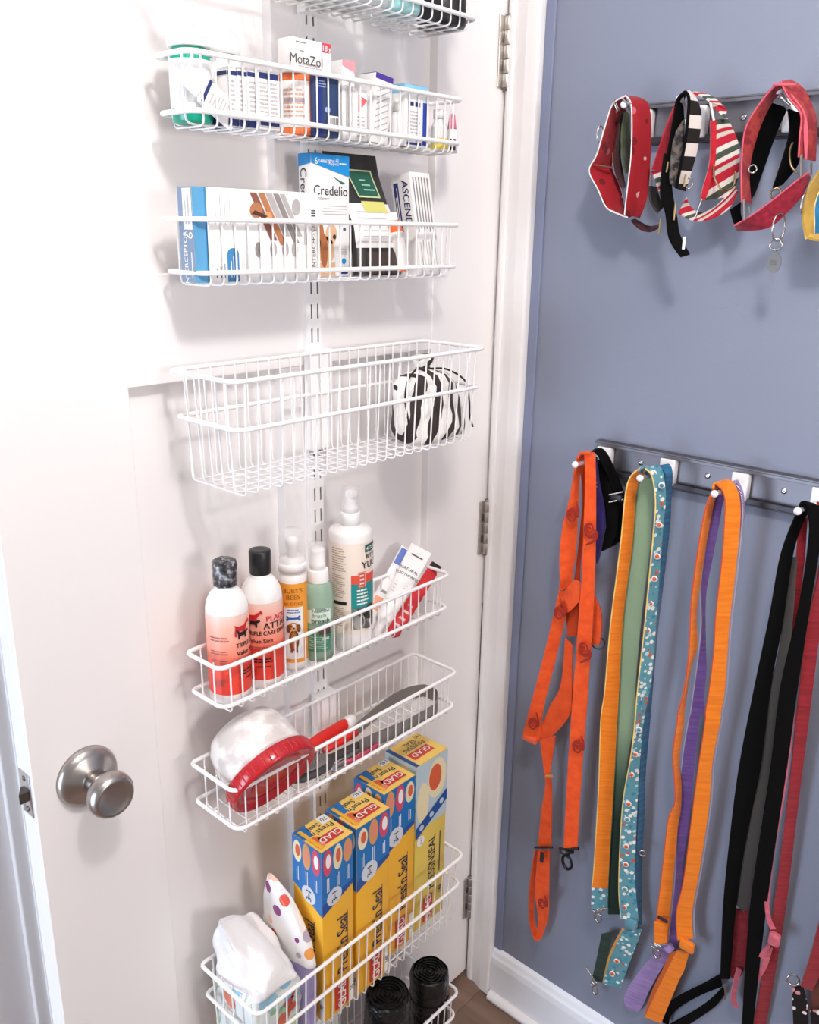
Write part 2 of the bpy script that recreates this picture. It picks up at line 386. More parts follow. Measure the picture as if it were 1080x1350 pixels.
def bk(key, label, D, Y0, zt, zm, zb, **k):
    BK[key] = dict(x0=.0215, x1=.0215 + D, y0=Y0, y1=Y0 + .44, zf=zb - ZS + .0036, zt=zt - ZS); return basket(label, D, Y0, zt - ZS, zm - ZS, zb - ZS, **k)
bk('b0', 'topmost wire basket, cut off, holding a teal bottle and black tin', .095, -.602, 1.900, 1.843, 1.829, nlong=3)
bk('b1', 'shallow wire basket crammed with pill bottles and medicine boxes', .0613, -.5865, 1.7517, 1.6967, 1.683)
bk('b2', 'shallow wire basket holding flea tablet boxes and a black pouch', .064, -.5895, 1.5898, 1.534, 1.520)
bk('b3', 'deep empty-looking wire basket with a zebra striped bag at one end', .120, -.592, 1.4233, 1.3687, 1.290, nlong=5, taper=.006)
bk('b4', 'wire basket holding shampoo and spray bottles', .070, -.595, 1.0633, 1.008, .995)
bk('b5', 'wire basket holding a red lidded tub and grooming tools', .0955, -.600, .9023, .843, .830, nlong=3)
bk('b6', 'deep wire basket holding four food wrap boxes and wipes', .130, -.6065, .5709, .5148, .440, nlong=5, taper=.004)
bk('b7', 'lowest wire basket near the floor holding black bag rolls', .130, -.605, .274, .224, .150, nlong=5, taper=.004)
# ================================================================ helpers for the contents
def pmat(key, src, stops, rough=.5, const=True, bumpsc=None, bst=.4, sheen=0, coat=0):
    if key in MATS: return MATS[key]
    m = bpy.data.materials.new(key); m.use_nodes = True; nt = m.node_tree; N = nt.nodes; L = nt.links; b = N['Principled BSDF']
    tc = N.new('ShaderNodeTexCoord'); r = N.new('ShaderNodeValToRGB'); cr = r.color_ramp; cr.interpolation = 'CONSTANT' if const else 'LINEAR'
    cr.elements[0].position = stops[0][0]; cr.elements[0].color = lin(stops[0][1]); cr.elements[1].position = stops[1][0]; cr.elements[1].color = lin(stops[1][1])
    for pz, c in stops[2:]: cr.elements.new(pz).color = lin(c)
    L.new(src(N, L, tc), r.inputs[0]); L.new(r.outputs[0], b.inputs['Base Color']); b.inputs['Roughness'].default_value = rough
    if sheen or rough >= .7: b.inputs['Specular IOR Level'].default_value = .18
    b.inputs['Sheen Weight'].default_value = sheen * .5; b.inputs['Coat Weight'].default_value = coat
    if bumpsc:
        n = N.new('ShaderNodeTexNoise'); n.inputs['Scale'].default_value = bumpsc; n.inputs['Detail'].default_value = 3; L.new(tc.outputs['Object'], n.inputs[0])
        bp = N.new('ShaderNodeBump'); bp.inputs['Strength'].default_value = bst; bp.inputs['Distance'].default_value = .001; L.new(n.outputs[0], bp.inputs['Height']); L.new(bp.outputs[0], b.inputs['Normal'])
    MATS[key] = m; return m
def src_z(z0, z1):
    def f(N, L, tc):
        s = N.new('ShaderNodeSeparateXYZ'); L.new(tc.outputs['Object'], s.inputs[0]); r = N.new('ShaderNodeMapRange')
        r.inputs['From Min'].default_value = z0; r.inputs['From Max'].default_value = z1; L.new(s.outputs[2], r.inputs[0]); return r.outputs[0]
    return f
def src_wave(scale, rot=(0, 0, 0), dist=0, det=2, dsc=1, profile='SAW', sc3=(1, 1, 1)):
    def f(N, L, tc):
        mp = N.new('ShaderNodeMapping'); mp.inputs['Rotation'].default_value = rot; mp.inputs['Scale'].default_value = sc3; L.new(tc.outputs['Object'], mp.inputs[0])
        wv = N.new('ShaderNodeTexWave'); wv.wave_profile = profile; wv.inputs['Scale'].default_value = scale; wv.inputs['Distortion'].default_value = dist
        wv.inputs['Detail'].default_value = det; wv.inputs['Detail Scale'].default_value = dsc; L.new(mp.outputs[0], wv.inputs[0]); return wv.outputs['Fac']
    return f
def src_cell(scale, spot=.35):                     # one random value per cell, 0 outside the spot
    def f(N, L, tc):
        vv = N.new('ShaderNodeTexVoronoi'); vv.inputs['Scale'].default_value = scale; L.new(tc.outputs['Object'], vv.inputs[0])
        s = N.new('ShaderNodeSeparateColor'); L.new(vv.outputs['Color'], s.inputs[0])
        lt = N.new('ShaderNodeMath'); lt.operation = 'LESS_THAN'; lt.inputs[1].default_value = spot; L.new(vv.outputs['Distance'], lt.inputs[0])
        mu = N.new('ShaderNodeMath'); mu.operation = 'MULTIPLY'; L.new(s.outputs[0], mu.inputs[0]); L.new(lt.outputs[0], mu.inputs[1]); return mu.outputs[0]
    return f
def src_noise(scale, det=4):
    def f(N, L, tc):
        n = N.new('ShaderNodeTexNoise'); n.inputs['Scale'].default_value = scale; n.inputs['Detail'].default_value = det; L.new(tc.outputs['Object'], n.inputs[0]); return n.outputs[0]
    return f
def mpp(P): return (P - CAM).dot(CD) / FPX          # metres per photo pixel at a point
def PR(h, r=.5): return mat(h, r, scale=30)         # plain print / plastic
BLK = PR('#1d1b1c'); GRY = PR('#8f8b8b'); LGRY = PR('#bdb9b9'); WHT = PR('#f5f3f2', .4); NAVY = PR('#22306f'); RED = PR('#d3322f', .4); TEAL = PR('#12997c', .3); CARD = PR('#f4f2f0', .55)
def carton(name, label, cat, x0, x1, y0, y1, z0, z1, m, group=None, tilt=0, lean=0, bev=.0007):
    t = thing(name, label, cat, ((x0 + x1) / 2, (y0 + y1) / 2, z0), group)
    T = Matrix.Translation(Vector((x1 if tilt > 0 else x0, (y0 + y1) / 2, z0))); M = T @ Matrix.Rotation(-tilt, 4, 'Y') @ Matrix.Rotation(lean, 4, 'X') @ T.inverted()
    R3 = M.to_3x3(); X, Yy, Zz = R3 @ Vector((1, 0, 0)), R3 @ Vector((0, 1, 0)), R3 @ Vector((0, 0, 1))
    MB().box((x0, y0, z0), (x1, y1, z1), bev=bev, M=M).build('carton', m, t)
    g = dict(t=t, w=y1 - y0, d=x1 - x0, h=z1 - z0, F=flat(M @ Vector((x1, y0, z0)), Yy, Zz), L=flat(M @ Vector((x0, y0, z0)), X, Zz), T=flat(M @ Vector((x0, y1, z1)), -Yy, X), T2=flat(M @ Vector((x1, y0, z1)), Yy, -X))
    return g
def ynm(u, v, x): return DP(u, v, x).y
def znm(u, v, x): return DP(u, v, x).z
FR = lambda c: math.atan2(CAM.y - c[1], CAM.x - c[0])       # angle of a standing cylinder's side that faces the photographer

# ================================================================ topmost basket: teal bottle, black tin
B = BK['b0']; zf = B['zf']
c = DP(548, 8, .085); yb = c.y
t = thing('spray_bottle', 'pale teal plastic bottle in the topmost basket', 'bottle', (.088, yb - .03, zf))
MB().lathe([(0, 0), (.021, 0), (.024, .004), (.024, .1), (.019, .118), (.011, .122), (.011, .13), (0, .13)], (.088, yb - .03, zf), 28).build('bottle_body', mat('#a9dcdc', .25), t)
MB().lathe([(0, .13), (.013, .13), (.013, .155), (0, .155)], (.088, yb - .03, zf), 24).build('cap', WHT, t)
t = thing('black_tin', 'black ribbed tin beside the teal bottle in the topmost basket', 'tin', (.075, yb + .05, zf))
o = (.078, yb + .058, zf)
MB().lathe([(0, 0), (.030, 0), (.032, .003), (.032, .08), (0, .08)], o, 32).build('tin_body', PR('#231f20', .4), t)
MB().lathe([(0, .0805), (.033, .0805), (.033, .092), (.03, .094), (0, .094)], o, 32).build('lid', PR('#302b2b', .35), t)
t = thing('pill_box', 'low white plastic tray in the topmost basket', 'tray', (.06, yb - .12, zf))
MB().box((.035, yb - .19, zf), (.105, yb - .065, zf + .03), bev=.004).build('tray_body', mat('#dfe6e6', .4), t)
MB().box((.036, yb - .189, zf + .0302), (.104, yb - .066, zf + .036), bev=.002).build('lid', WHT, t)

# ================================================================ basket of medicine
B = BK['b1']; zf = B['zf']
def jar(name, label, u0, u1, x, v, h, prof, mis, mats, parts, group=None):
    P = DP((u0 + u1) / 2, v, x); r = (u1 - u0) / 2 * mpp(P); o = Vector((x, P.y, zf)); return P, r, o
# teal-capped jar
P = DP(253, 140, .0475); r = .0215; o = Vector((.0475, P.y, zf)); hb = znm(238, 62, .0475) - zf
t = thing('supplement_jar', 'teal supplement jar with blank white label and white cap', 'jar', o)
MB().lathe([(0, 0), (r - .002, 0), (r, .003), (r, hb - .006), (r - .002, hb - .002), (r - .003, hb), (0, hb)], o, 36).build('jar_body', mat('#16a184', .18), t)
MB().lathe([(r + .0004, .014), (r + .0004, hb - .012)], o, 36, caps=False).build('paper_label', WHT, t)
MB().lathe([(0, hb + .0005), (r + .0005, hb + .0005), (r + .001, hb + .002), (r + .001, hb + .0125), (r - .001, hb + .0145), (0, hb + .0145)], o, 36).build('cap', mat('#f6f4f2', .4), t)
P = DP(295, 140, .045); r = .0195; o = Vector((.0450, P.y, zf)); hb = znm(283, 72, .0475) - zf
t = thing('supplement_jar', 'white supplement jar with navy base and white cap', 'jar', o)
MB().lathe([(0, 0), (r - .002, 0), (r, .003), (r, .014), (r, hb - .004), (r, hb), (0, hb)], o, 36, mis=[1, 1, 1, 0, 1, 1]).build('jar_body', [WHT, NAVY], t)
MB().lathe([(0, hb + .0005), (r + .0008, hb + .0005), (r + .001, hb + .0125), (r - .001, hb + .0145), (0, hb + .0145)], o, 36).build('cap', mat('#f6f4f2', .4), t)
# leaning ointment tube in front of the jars
A = DP(243, 97, .0735); E = DP(311, 158, .0735); ax = (E - A).normalized(); sd = Vector((1, 0, 0)); wv = ax.cross(sd)
t = thing('ointment_tube', 'white tube with blue band lying aslant across the jars', 'tube', Vector((.0735, (A.y + E.y) / 2, E.z)))
Lg = (E - A).length
def tube_ring(s, w, th, n=20): return [A + ax * (s * Lg) + wv * (w * math.cos(2 * math.pi * k / n)) + sd * (th * math.sin(2 * math.pi * k / n)) for k in range(n)]
MB().loft([tube_ring(.30, .0045, .004), tube_ring(.34, .014, .0042), tube_ring(.5, .0145, .0042), tube_ring(.85, .015, .002), tube_ring(1, .015, .0006)]).build('tube_body', WHT, t)
MB().loft([tube_ring(0, .009, .004), tube_ring(.03, .0105, .0043), tube_ring(.29, .0115, .0043)]).build('cap', mat('#f4f2f2', .35), t)
mp = flat(A + sd * .0043, -wv, -ax) if (-wv).cross(-ax).x > 0 else flat(A + sd * .0043, wv, -ax)
d = MB(); d.rect(mp, -.0125, -.40 * Lg, .0125, -.345 * Lg, 0); d.lines(mp, -.008, -.8 * Lg, .008, -.45 * Lg, 6, 1); d.build('printed_label', [NAVY, LGRY], t)
# narrow boxes with navy band
def smallbox(label, u0, u1, vtop, x0=.034, x1=.0755, front=True, tilt=0, cat='box', v=140, m=None, name='medicine_box', lean=0):
    ya, yb_ = ynm(u0, v, x1), ynm(u1, v, x1); zt_ = znm((u0 + u1) / 2, vtop, x1); return carton(name, label, cat, x0, x1, ya, yb_, zf, zt_, m or CARD, tilt=tilt, lean=lean)
for u0, u1, vt, lab in ((301, 313, 88, 'slim white box with navy band next to the leaning tube'), (314.5, 326, 89, 'second slim white box with navy band from the leaning tube'), (327.5, 339.5, 90, 'white box with navy band and red speck in medicine basket'), (341, 369, 94, 'white pill box with two columns of navy print')):
    g = smallbox(lab, u0, u1, vt); w_, h_ = g['w'], g['h']; d = MB(); F = g['F']
    if u1 - u0 > 20:
        for k in (0, 1):
            s0 = w_ * (.06 + .49 * k); s1 = s0 + w_ * .40; d.rect(F, s0, h_ * .86, s1, h_ * .96, 0); d.lines(F, s0, h_ * .2, s1, h_ * .82, 9, 1, seed=k + 3); d.rect(F, s0, .004, s1, h_ * .13, 0)
    else:
        d.rect(F, 0, h_ * .86, w_, h_ * .93, 0); d.rect(F, 0, 0, w_, h_ * .12, 0); d.lines(F, w_ * .15, h_ * .25, w_ * .85, h_ * .8, 7, 1, seed=int(u0))
        d.rect(g['L'], 0, h_ * .86, g['d'], h_ * .93, 0); d.rect(g['L'], 0, 0, g['d'], h_ * .12, 0)
    d.build('printed_label', [NAVY, LGRY], g['t'])
# orange and white bottle
P = DP(391, 140, .050); r = .0205; o = Vector((.050, P.y, zf)); hb = znm(391, 97, .05) - zf
t = thing('pill_bottle', 'white pill bottle with orange bands top and bottom', 'bottle', o); OR = PR('#e2703a', .4)
MB().lathe([(0, 0), (r, 0), (r, .008), (r, hb - .010), (r, hb - .002), (r - .003, hb), (0, hb)], o, 32, mis=[1, 1, 0, 1, 1, 1]).build('bottle_body', [WHT, OR], t)
d = MB(); mp = cyl(o.x, o.y, zf, r, FR(o)); d.lines(mp, -.016, .018, .013, .05, 7, 0); d.rect(mp, -.016, .035, .012, .039, 1, nx=6); d.rect(mp, .0165, .005, .0195, hb - .008, 2, nx=2); d.build('printed_label', [PR('#d9a590'), PR('#9a9cb0'), OR], t)
MB().lathe([(0, hb + .0005), (r - .002, hb + .0005), (r - .002, hb + .007), (0, hb + .007)], o, 32).build('cap', WHT, t)
# navy carton with the boxed ointment standing on it
x1 = .077; ya, ye = ynm(414, 140, x1), ynm(449, 140, x1); zt_ = znm(432, 101, x1)
g = carton('medicine_box', 'navy blue medicine box with white bar code', 'box', .036, x1, ya, ye, zf, zt_, PR('#2c4068', .5)); w_, h_ = g['w'], g['h']
d = MB(); F = g['F']; d.rect(F, w_ * .02, 0, w_ * .30, h_, 2); d.lines(F, w_ * .06, h_ * .8, w_ * .5, h_ * .93, 3, 1); d.rect(F, w_ * .56, h_ * .1, w_ * .98, h_ * .36, 0)
for k in range(7): d.rect(F, w_ * (.59 + .055 * k), h_ * .13, w_ * (.59 + .055 * k + .025), h_ * .33, 3, off=.0008)
d.ell(F, w_ * .5, h_ * .45, w_ * .1, h_ * .05, 1); d.build('printed_label', [WHT, PR('#9fb1d6'), PR('#1f2f7a'), BLK], g['t'])
ya, ye = ynm(384.5, 80, .070), ynm(437, 80, .070); z0 = zt_ + .0006; z1 = znm(410, 53, .07)
g = carton('medicine_box', 'white ointment box with red corner tag on top of the navy box', 'box', .046, .070, ya, ye, z0, z1, CARD); w_, h_ = g['w'], g['h']; F = g['F']
d = MB(); d.rect(F, w_ * .76, h_ * .72, w_ * .995, h_ * .995, 0); d.text(F, '18 g', w_ * .875, h_ * .85, .0085, 1, bold=.03, off=.0011); d.text(F, 'MotaZol', w_ * .36, h_ * .40, .0145, 2, bold=.01); d.lines(F, w_ * .2, h_ * .6, w_ * .34, h_ * .67, 1, 3)
d.lines(F, w_ * .15, h_ * .16, w_ * .85, h_ * .28, 2, 4); d.lines(F, w_ * .1, h_ * .84, w_ * .45, h_ * .92, 1, 3)
d.rect(F, w_ * .55, 0, w_, h_ * .05, 0); d.build('printed_label', [PR('#d94257'), WHT, PR('#56504f'), GRY, LGRY], g['t'])
# pink and white boxes and tubes
g = smallbox('thin white box with pink corner beside the navy box', 451.5, 468, 80, .036, .071); w_, h_ = g['w'], g['h']; F = g['F']
d = MB(); d.poly(F, [(0, h_), (w_, h_), (w_, h_ * .86), (0, h_ * .93)], 0); d.lines(F, w_ * .2, h_ * .1, w_ * .8, h_ * .8, 5, 1, vert=True); d.build('printed_label', [PR('#f09aa2'), LGRY], g['t'])
g = smallbox('small white box with pink flag print in medicine basket', 469.5, 484, 118, .040, .073); w_, h_ = g['w'], g['h']; F = g['F']
d = MB(); d.poly(F, [(w_ * .2, h_ * .9), (w_, h_ * .8), (w_ * .2, h_ * .55)], 0); d.lines(F, w_ * .1, h_ * .05, w_ * .9, h_ * .5, 6, 1); d.build('printed_label', [PR('#e4656b'), LGRY], g['t'])
g = smallbox('white box with purple lid flap leaning in medicine basket', 488, 511, 97, .036, .066, lean=-.13); w_, h_ = g['w'], g['h']; F = g['F']
d = MB(); d.rect(F, 0, h_ * .92, w_, h_, 0)
for k in range(8): d.poly(F, [(w_ * .15, h_ * (.10 + .09 * k)), (w_ * .85, h_ * (.24 + .09 * k)), (w_ * .85, h_ * (.26 + .09 * k)), (w_ * .15, h_ * (.12 + .09 * k))], 1)
d.rect(g['T2'], 0, 0, w_, g['d'], 0); d.build('printed_label', [PR('#4c3596'), LGRY], g['t'])
P = DP(525, 150, .060); o = Vector((.06, P.y, zf)); t = thing('drop_bottle', 'small plain white dropper bottle behind the basket wires', 'bottle', o)
MB().lathe([(0, 0), (.0095, 0), (.0102, .002), (.0102, .036), (.007, .041), (.0055, .042), (0, .042)], o, 24).build('bottle_body', mat('#efedf0', .3), t)
MB().lathe([(0, .0425), (.0065, .0425), (.006, .055), (.003, .058), (0, .058)], o, 20).build('cap', WHT, t)
x1 = .0755; ya, ye = ynm(534, 150, x1), ynm(563, 150, x1); zt_ = znm(545, 112, x1)
g = carton('medicine_box', 'white carton with sky blue top and navy stripe', 'box', .046, x1, ya, ye, zf, zt_, CARD); w_, h_ = g['w'], g['h']; F = g['F']; SKY = PR('#8cc9ea')
d = MB(); d.rect(F, 0, h_ * .87, w_, h_, 0); d.rect(g['T2'], 0, 0, w_, g['d'], 0); d.rect(g['L'], 0, h_ * .87, g['d'], h_, 0); d.rect(F, w_ * .8, h_ * .04, w_ * .99, h_ * .74, 1)
for k in (0, 1): d.rect(F, w_ * (.15 + .3 * k), h_ * .66, w_ * (.38 + .3 * k), h_ * .73, 2)
d.lines(F, w_ * .14, h_ * .2, w_ * .7, h_ * .6, 7, 3); d.rect(F, w_ * .1, h_ * .03, w_ * .75, h_ * .07, 1); d.build('printed_label', [SKY, PR('#2544a4'), NAVY, LGRY], g['t'])
P = DP(576, 160, .060); o = Vector((.062, P.y + .003, zf)); t = thing('vial', 'small vial with yellow label next to the sky blue carton', 'vial', o)
MB().lathe([(0, 0), (.011, 0), (.0115, .002), (.0115, .016), (.0115, .030), (.008, .036), (.007, .040), (0, .04)], o, 24, mis=[0, 0, 1, 0, 0, 0, 0, 0]).build('vial_body', [mat('#e8e6e6', .2), PR('#e0cc55')], t)
MB().lathe([(0, .0405), (.0085, .0405), (.0085, .052), (0, .052)], o, 20).build('cap', WHT, t)
P = DP(595, 160, .055); o = Vector((.055, P.y + .002, zf)); t = thing('vial', 'small vial with pink cap and black print at the basket end', 'vial', o)
MB().lathe([(0, 0), (.0085, 0), (.0085, .026), (.006, .031), (0, .031)], o, 20).build('vial_body', WHT, t)
MB().lathe([(0, .0315), (.0065, .0315), (.004, .05), (0, .051)], o, 20).build('cap', PR('#f08ba6', .35), t)
d = MB(); mp = cyl(o.x, o.y, zf, .0085, FR(o)); d.rect(mp, -.002, .003, .006, .018, 0, nx=3); d.build('printed_label', BLK, t)

# ================================================================ basket of tablet boxes
B = BK['b2']; zf = B['zf']
x1 = .0775; ya, ye = ynm(256, 320, x1), ynm(421, 320, x1); zt_ = znm(335, 250, x1)
g = carton('tablet_box', 'wide white tablet box with blue spine and dog photo strips', 'box', .052, x1, ya, ye, zf, zt_, CARD); w_, h_, dd = g['w'], g['h'], g['d']; F, Lf = g['F'], g['L']
BL = PR('#5a9fcb', .45); BL2 = PR('#3f86b8', .45); SL = PR('#7f93ac', .5); d = MB()
d.rect(Lf, 0, 0, dd, h_, 2); d.rect(Lf, dd * .35, h_ * .56, dd * .98, h_ * .985, 5, off=.0007); d.lines(Lf, dd * .45, h_ * .62, dd * .85, h_ * .94, 2, 3, vert=True, off=.0011, fill=.3); d.text(Lf, 'INTERCEPTOR', dd * .40, h_ * .26, .0088, 5, rot=math.pi / 2, bold=.02); d.text(Lf, '6', dd * .72, h_ * .50, .016, 5, rot=math.pi / 2, bold=.02); d.lines(Lf, dd * .74, h_ * .06, dd * .88, h_ * .42, 1, 5, vert=True)
d.rect(F, 0, 0, w_ * .085, h_, 0); d.rect(F, w_ * .085, 0, w_ * .1, h_, 1)
for k in range(5): d.rect(F, w_ * (.16 + .035 * k), h_ * .62, w_ * (.165 + .035 * k), h_ * (.9 + .03 * (k % 2)), 3)
for k in range(3): d.rect(F, w_ * (.15 + .03 * k), h_ * .05, w_ * (.158 + .03 * k), h_ * (.14 + .03 * k), 4)
a, b_ = w_ * .235, w_ * .325
d.rect(F, a, 0, b_, h_ * .30, 1); d.ell(F, (a + b_) / 2, h_ * .30, (b_ - a) / 2, h_ * .07, 1, off=.00055); d.lines(F, a + .003, h_ * .05, b_ - .003, h_ * .29, 3, 5, off=.0009, fill=.35, vert=True)
for k in range(3): d.rect(F, w_ * (.345 + .018 * k), h_ * .05, w_ * (.348 + .018 * k), h_ * .3, 3)
# photo strips: slanting panels in tans and greys (a plain stand-in for the printed picture)
def strip(s, t0, t1, wd, mi, sl=.55):
    d.poly(F, [(s - (t1 - t0) * sl * 0, t1), (s + wd, t1), (s + wd + (t1 - t0) * sl, t0), (s + (t1 - t0) * sl, t0)], mi, off=.0006)
for s, t0, t1, wd, mi in ((.425, .45, .97, .052, 8), (.49, .40, .97, .05, 6), (.55, .50, .97, .05, 7), (.61, .42, .97, .045, 9), (.665, .5, .97, .04, 7)): strip(w_ * s, h_ * t0, h_ * t1, w_ * wd, mi)
d.ell(F, w_ * .47, h_ * .78, w_ * .05, h_ * .085, 6, off=.0009); d.poly(F, [(w_ * .43, h_ * .74), (w_ * .54, h_ * .70), (w_ * .56, h_ * .72), (w_ * .46, h_ * .78)], 10, off=.0012); d.ell(F, w_ * .565, h_ * .71, w_ * .03, h_ * .06, 11, off=.001); d.ell(F, w_ * .80, h_ * .83, w_ * .035, h_ * .09, 7, off=.0009)
for s in (.48, .60, .70, .78): d.ell(F, w_ * s, h_ * .35, w_ * .028, h_ * .085, 7 if s > .5 else 9, off=.0008)
d.text(F, 'INTERCEPTOR', w_ * .945, h_ * .40, .0085, 4, rot=math.pi / 2, off=.0008); d.lines(F, w_ * .86, h_ * .4, w_ * .91, h_ * .62, 3, 3, vert=True)
for k in range(3): d.rect(F, w_ * .93, h_ * (.73 + .03 * k), w_ * .965, h_ * (.745 + .03 * k), 4)
d.build('printed_label', [BL, BL2, SL, LGRY, PR('#4a4648'), CARD, PR('#b5764f'), PR('#b3adad'), PR('#8a5347'), PR('#8c8786'), PR('#4a2e28'), PR('#d99a6a')], g['t'])
# Credelio carton
x1 = .0505; ya, ye = ynm(411.5, 300, x1), ynm(460.5, 300, x1); zt_ = znm(435, 204, x1)
g = carton('tablet_box', 'tall white tablet box with bright blue slanted top behind', 'box', .0275, x1, ya, ye, zf, zt_, CARD); w_, h_, dd = g['w'], g['h'], g['d']; F, Lf = g['F'], g['L']
CB = PR('#1f8fd6', .4); d = MB(); d.poly(F, [(0, h_ * .925), (w_, h_ * .83), (w_, h_), (0, h_)], 0); d.poly(Lf, [(0, h_ * .90), (dd, h_ * .925), (dd, h_), (0, h_)], 0); d.rect(g['T2'], 0, 0, w_, dd, 0)
d.text(F, '6', w_ * .12, h_ * .945, .011, 1, off=.001); d.text(F, 'TABLETS', w_ * .33, h_ * .945, .0052, 1, bold=.02, off=.001); d.text(F, 'Dogs &', w_ * .56, h_ * .955, .0048, 1, off=.001); d.text(F, 'Puppies', w_ * .56, h_ * .93, .0048, 1, off=.001); d.rect(F, w_ * .69, h_ * .915, w_ * .70, h_ * .975, 1, off=.001); d.lines(F, w_ * .73, h_ * .925, w_ * .97, h_ * .945, 1, 1, off=.001)
d.text(F, 'Credelio', w_ * .50, h_ * .715, .0165, 2, bold=.008); d.poly(F, [(w_ * .55, h_ * .83), (w_ * .92, h_ * .775), (w_ * .8, h_ * .77)], 3); d.text(F, '(lotilaner)', w_ * .26, h_ * .65, .006, 4)
for k in range(4): d.rect(F, w_ * (.25 + .05 * (k % 2)), h_ * (.585 - .022 * k), w_ * .93, h_ * (.592 - .022 * k), 5)
d.text(Lf, 'Credelio', dd * .42, h_ * .69, .0165, 2, rot=-math.pi / 2)
# dog portrait on the pack, simple tan patches
d.ell(F, w_ * .5, h_ * .36, w_ * .15, h_ * .085, 6); d.ell(F, w_ * .22, h_ * .36, w_ * .085, h_ * .12, 7, rot=.1); d.ell(F, w_ * .36, h_ * .22, w_ * .22, h_ * .12, 6); d.ell(F, w_ * .30, h_ * .22, w_ * .1, h_ * .14, 7, off=.0008); d.ell(F, w_ * .58, h_ * .335, w_ * .045, h_ * .02, 8, off=.0009); d.ell(F, w_ * .47, h_ * .38, w_ * .018, h_ * .009, 8, off=.0009); d.rect(F, w_ * .15, .001, w_ * .6, h_ * .12, 6, off=.0006)
d.ell(F, w_ * .86, h_ * .4, w_ * .04, h_ * .015, 3); d.ell(F, w_ * .84, h_ * .13, w_ * .06, h_ * .025, 0); d.lines(F, w_ * .75, h_ * .18, w_ * .95, h_ * .24, 3, 5); d.rect(F, w_ * .75, h_ * .02, w_ * .95, h_ * .04, 9)
d.build('printed_label', [CB, WHT, PR('#35393c'), PR('#2e6a5a'), GRY, LGRY, PR('#e0b48c'), PR('#b06a3c'), PR('#3a2620'), NAVY], g['t'])
# black stand-up pouch leaning on the door
t = None
rows = [(zf + .001, 467, 527, 362, .060, .015), (None, 466, 526, 335, .055, .014), (None, 463, 519, 300, .046, .012), (None, 449, 508, 262, .034, .0055), (None, 433, 499, 230, .0262, .0008), (None, 424, 495, 204, .0248, .0006)]
rings = []; cen = []
for z0, u0, u1, v, x, th in rows:
    a = DP(u0, v - 3 if v < 300 else v, x); b_ = DP(u1, v, x); z = z0 or (a.z + b_.z) / 2
    n = 28; c_ = (a.y + b_.y) / 2; hw = (b_.y - a.y) / 2; cen.append((x, c_, z, hw, th))
    rings.append([Vector((x + th * math.copysign(abs(math.sin(q)) ** .9, math.sin(q)), c_ + hw * math.cos(q), z)) for q in [2 * math.pi * k / n for k in range(n)]])
t = thing('treat_pouch', 'black stand-up pouch with green label leaning on the door', 'pouch', (.055, cen[0][1], zf))
PK = mat('#2b2826', .42, kind='plasticbag', scale=40, strength=.35)
MB().loft(rings).build('pouch_body', PK, t)
def pouch(s, t_, off=0):                # s across -1..1, t 0..1 up the pouch, on its front face
    f = t_ * (len(cen) - 1); i = min(int(f), len(cen) - 2); q = f - i
    A_, B_ = cen[i], cen[i + 1]; L_ = [A_[k] * (1 - q) + B_[k] * q for k in range(5)]
    return Vector((L_[0] + L_[4] * max(1 - s * s, 0) ** .45 + off, L_[1] + L_[3] * s, L_[2]))
d = MB(); G1 = PR('#1f5b48', .4); d.rect(pouch, -.97, .25, .97, .56, 0, .0012, 14, 6); d.rect(pouch, -.35, .60, .66, .84, 2, .0012, 8, 4); d.rect(pouch, -.3, .615, .60, .825, 1, .0016, 8, 4); d.rect(pouch, -.35, .50, .72, .575, 3, .0018, 8, 3)
for k in range(6): d.rect(pouch, -.8 + .05 * (k % 3), .29 + .042 * k, .75 - .1 * (k % 2), .297 + .042 * k, 4, .0017, 8)
d.text(pouch, '', 0, 0, 1) if False else None
for k in range(3): d.rect(pouch, .02, .66 + .04 * k, .5 - .12 * k, .672 + .04 * k, 5, .002, 4)
d.rect(pouch, -.7, .02, .7, .22, 6, .0012, 10, 4)
d.build('printed_label', [PR('#e9e6e5', .4), G1, PR('#c9d4a0', .4), PR('#d3cf76', .4), LGRY, PR('#8fc4ae'), mat('#4a3a33', .35)], t)
# orange pill bottle leaning
P = DP(533, 345, .068); M = Matrix.Rotation(-.2, 3, 'Y') @ Matrix.Rotation(.10, 3, 'X'); o = Vector((.066, P.y - .004, zf + .004))
t = thing('pill_bottle', 'orange pharmacy vial with white cap leaning beside the pouch', 'bottle', o)
PO = mat('#e0672a', .2); M4 = M.to_4x4()
MB().lathe([(0, 0), (.0125, 0), (.013, .002), (.013, .052), (.013, .064), (.0115, .066), (0, .066)], o, 28, M=M4, mis=[1, 1, 0, 1, 1, 1]).build('vial_body', [PR('#e6e0dd', .4), PO], t)
MB().lathe([(0, .0662), (.0095, .0662), (.010, .068), (.010, .076), (.0085, .0775), (0, .0775)], o, 24, M=M4).build('cap', WHT, t)
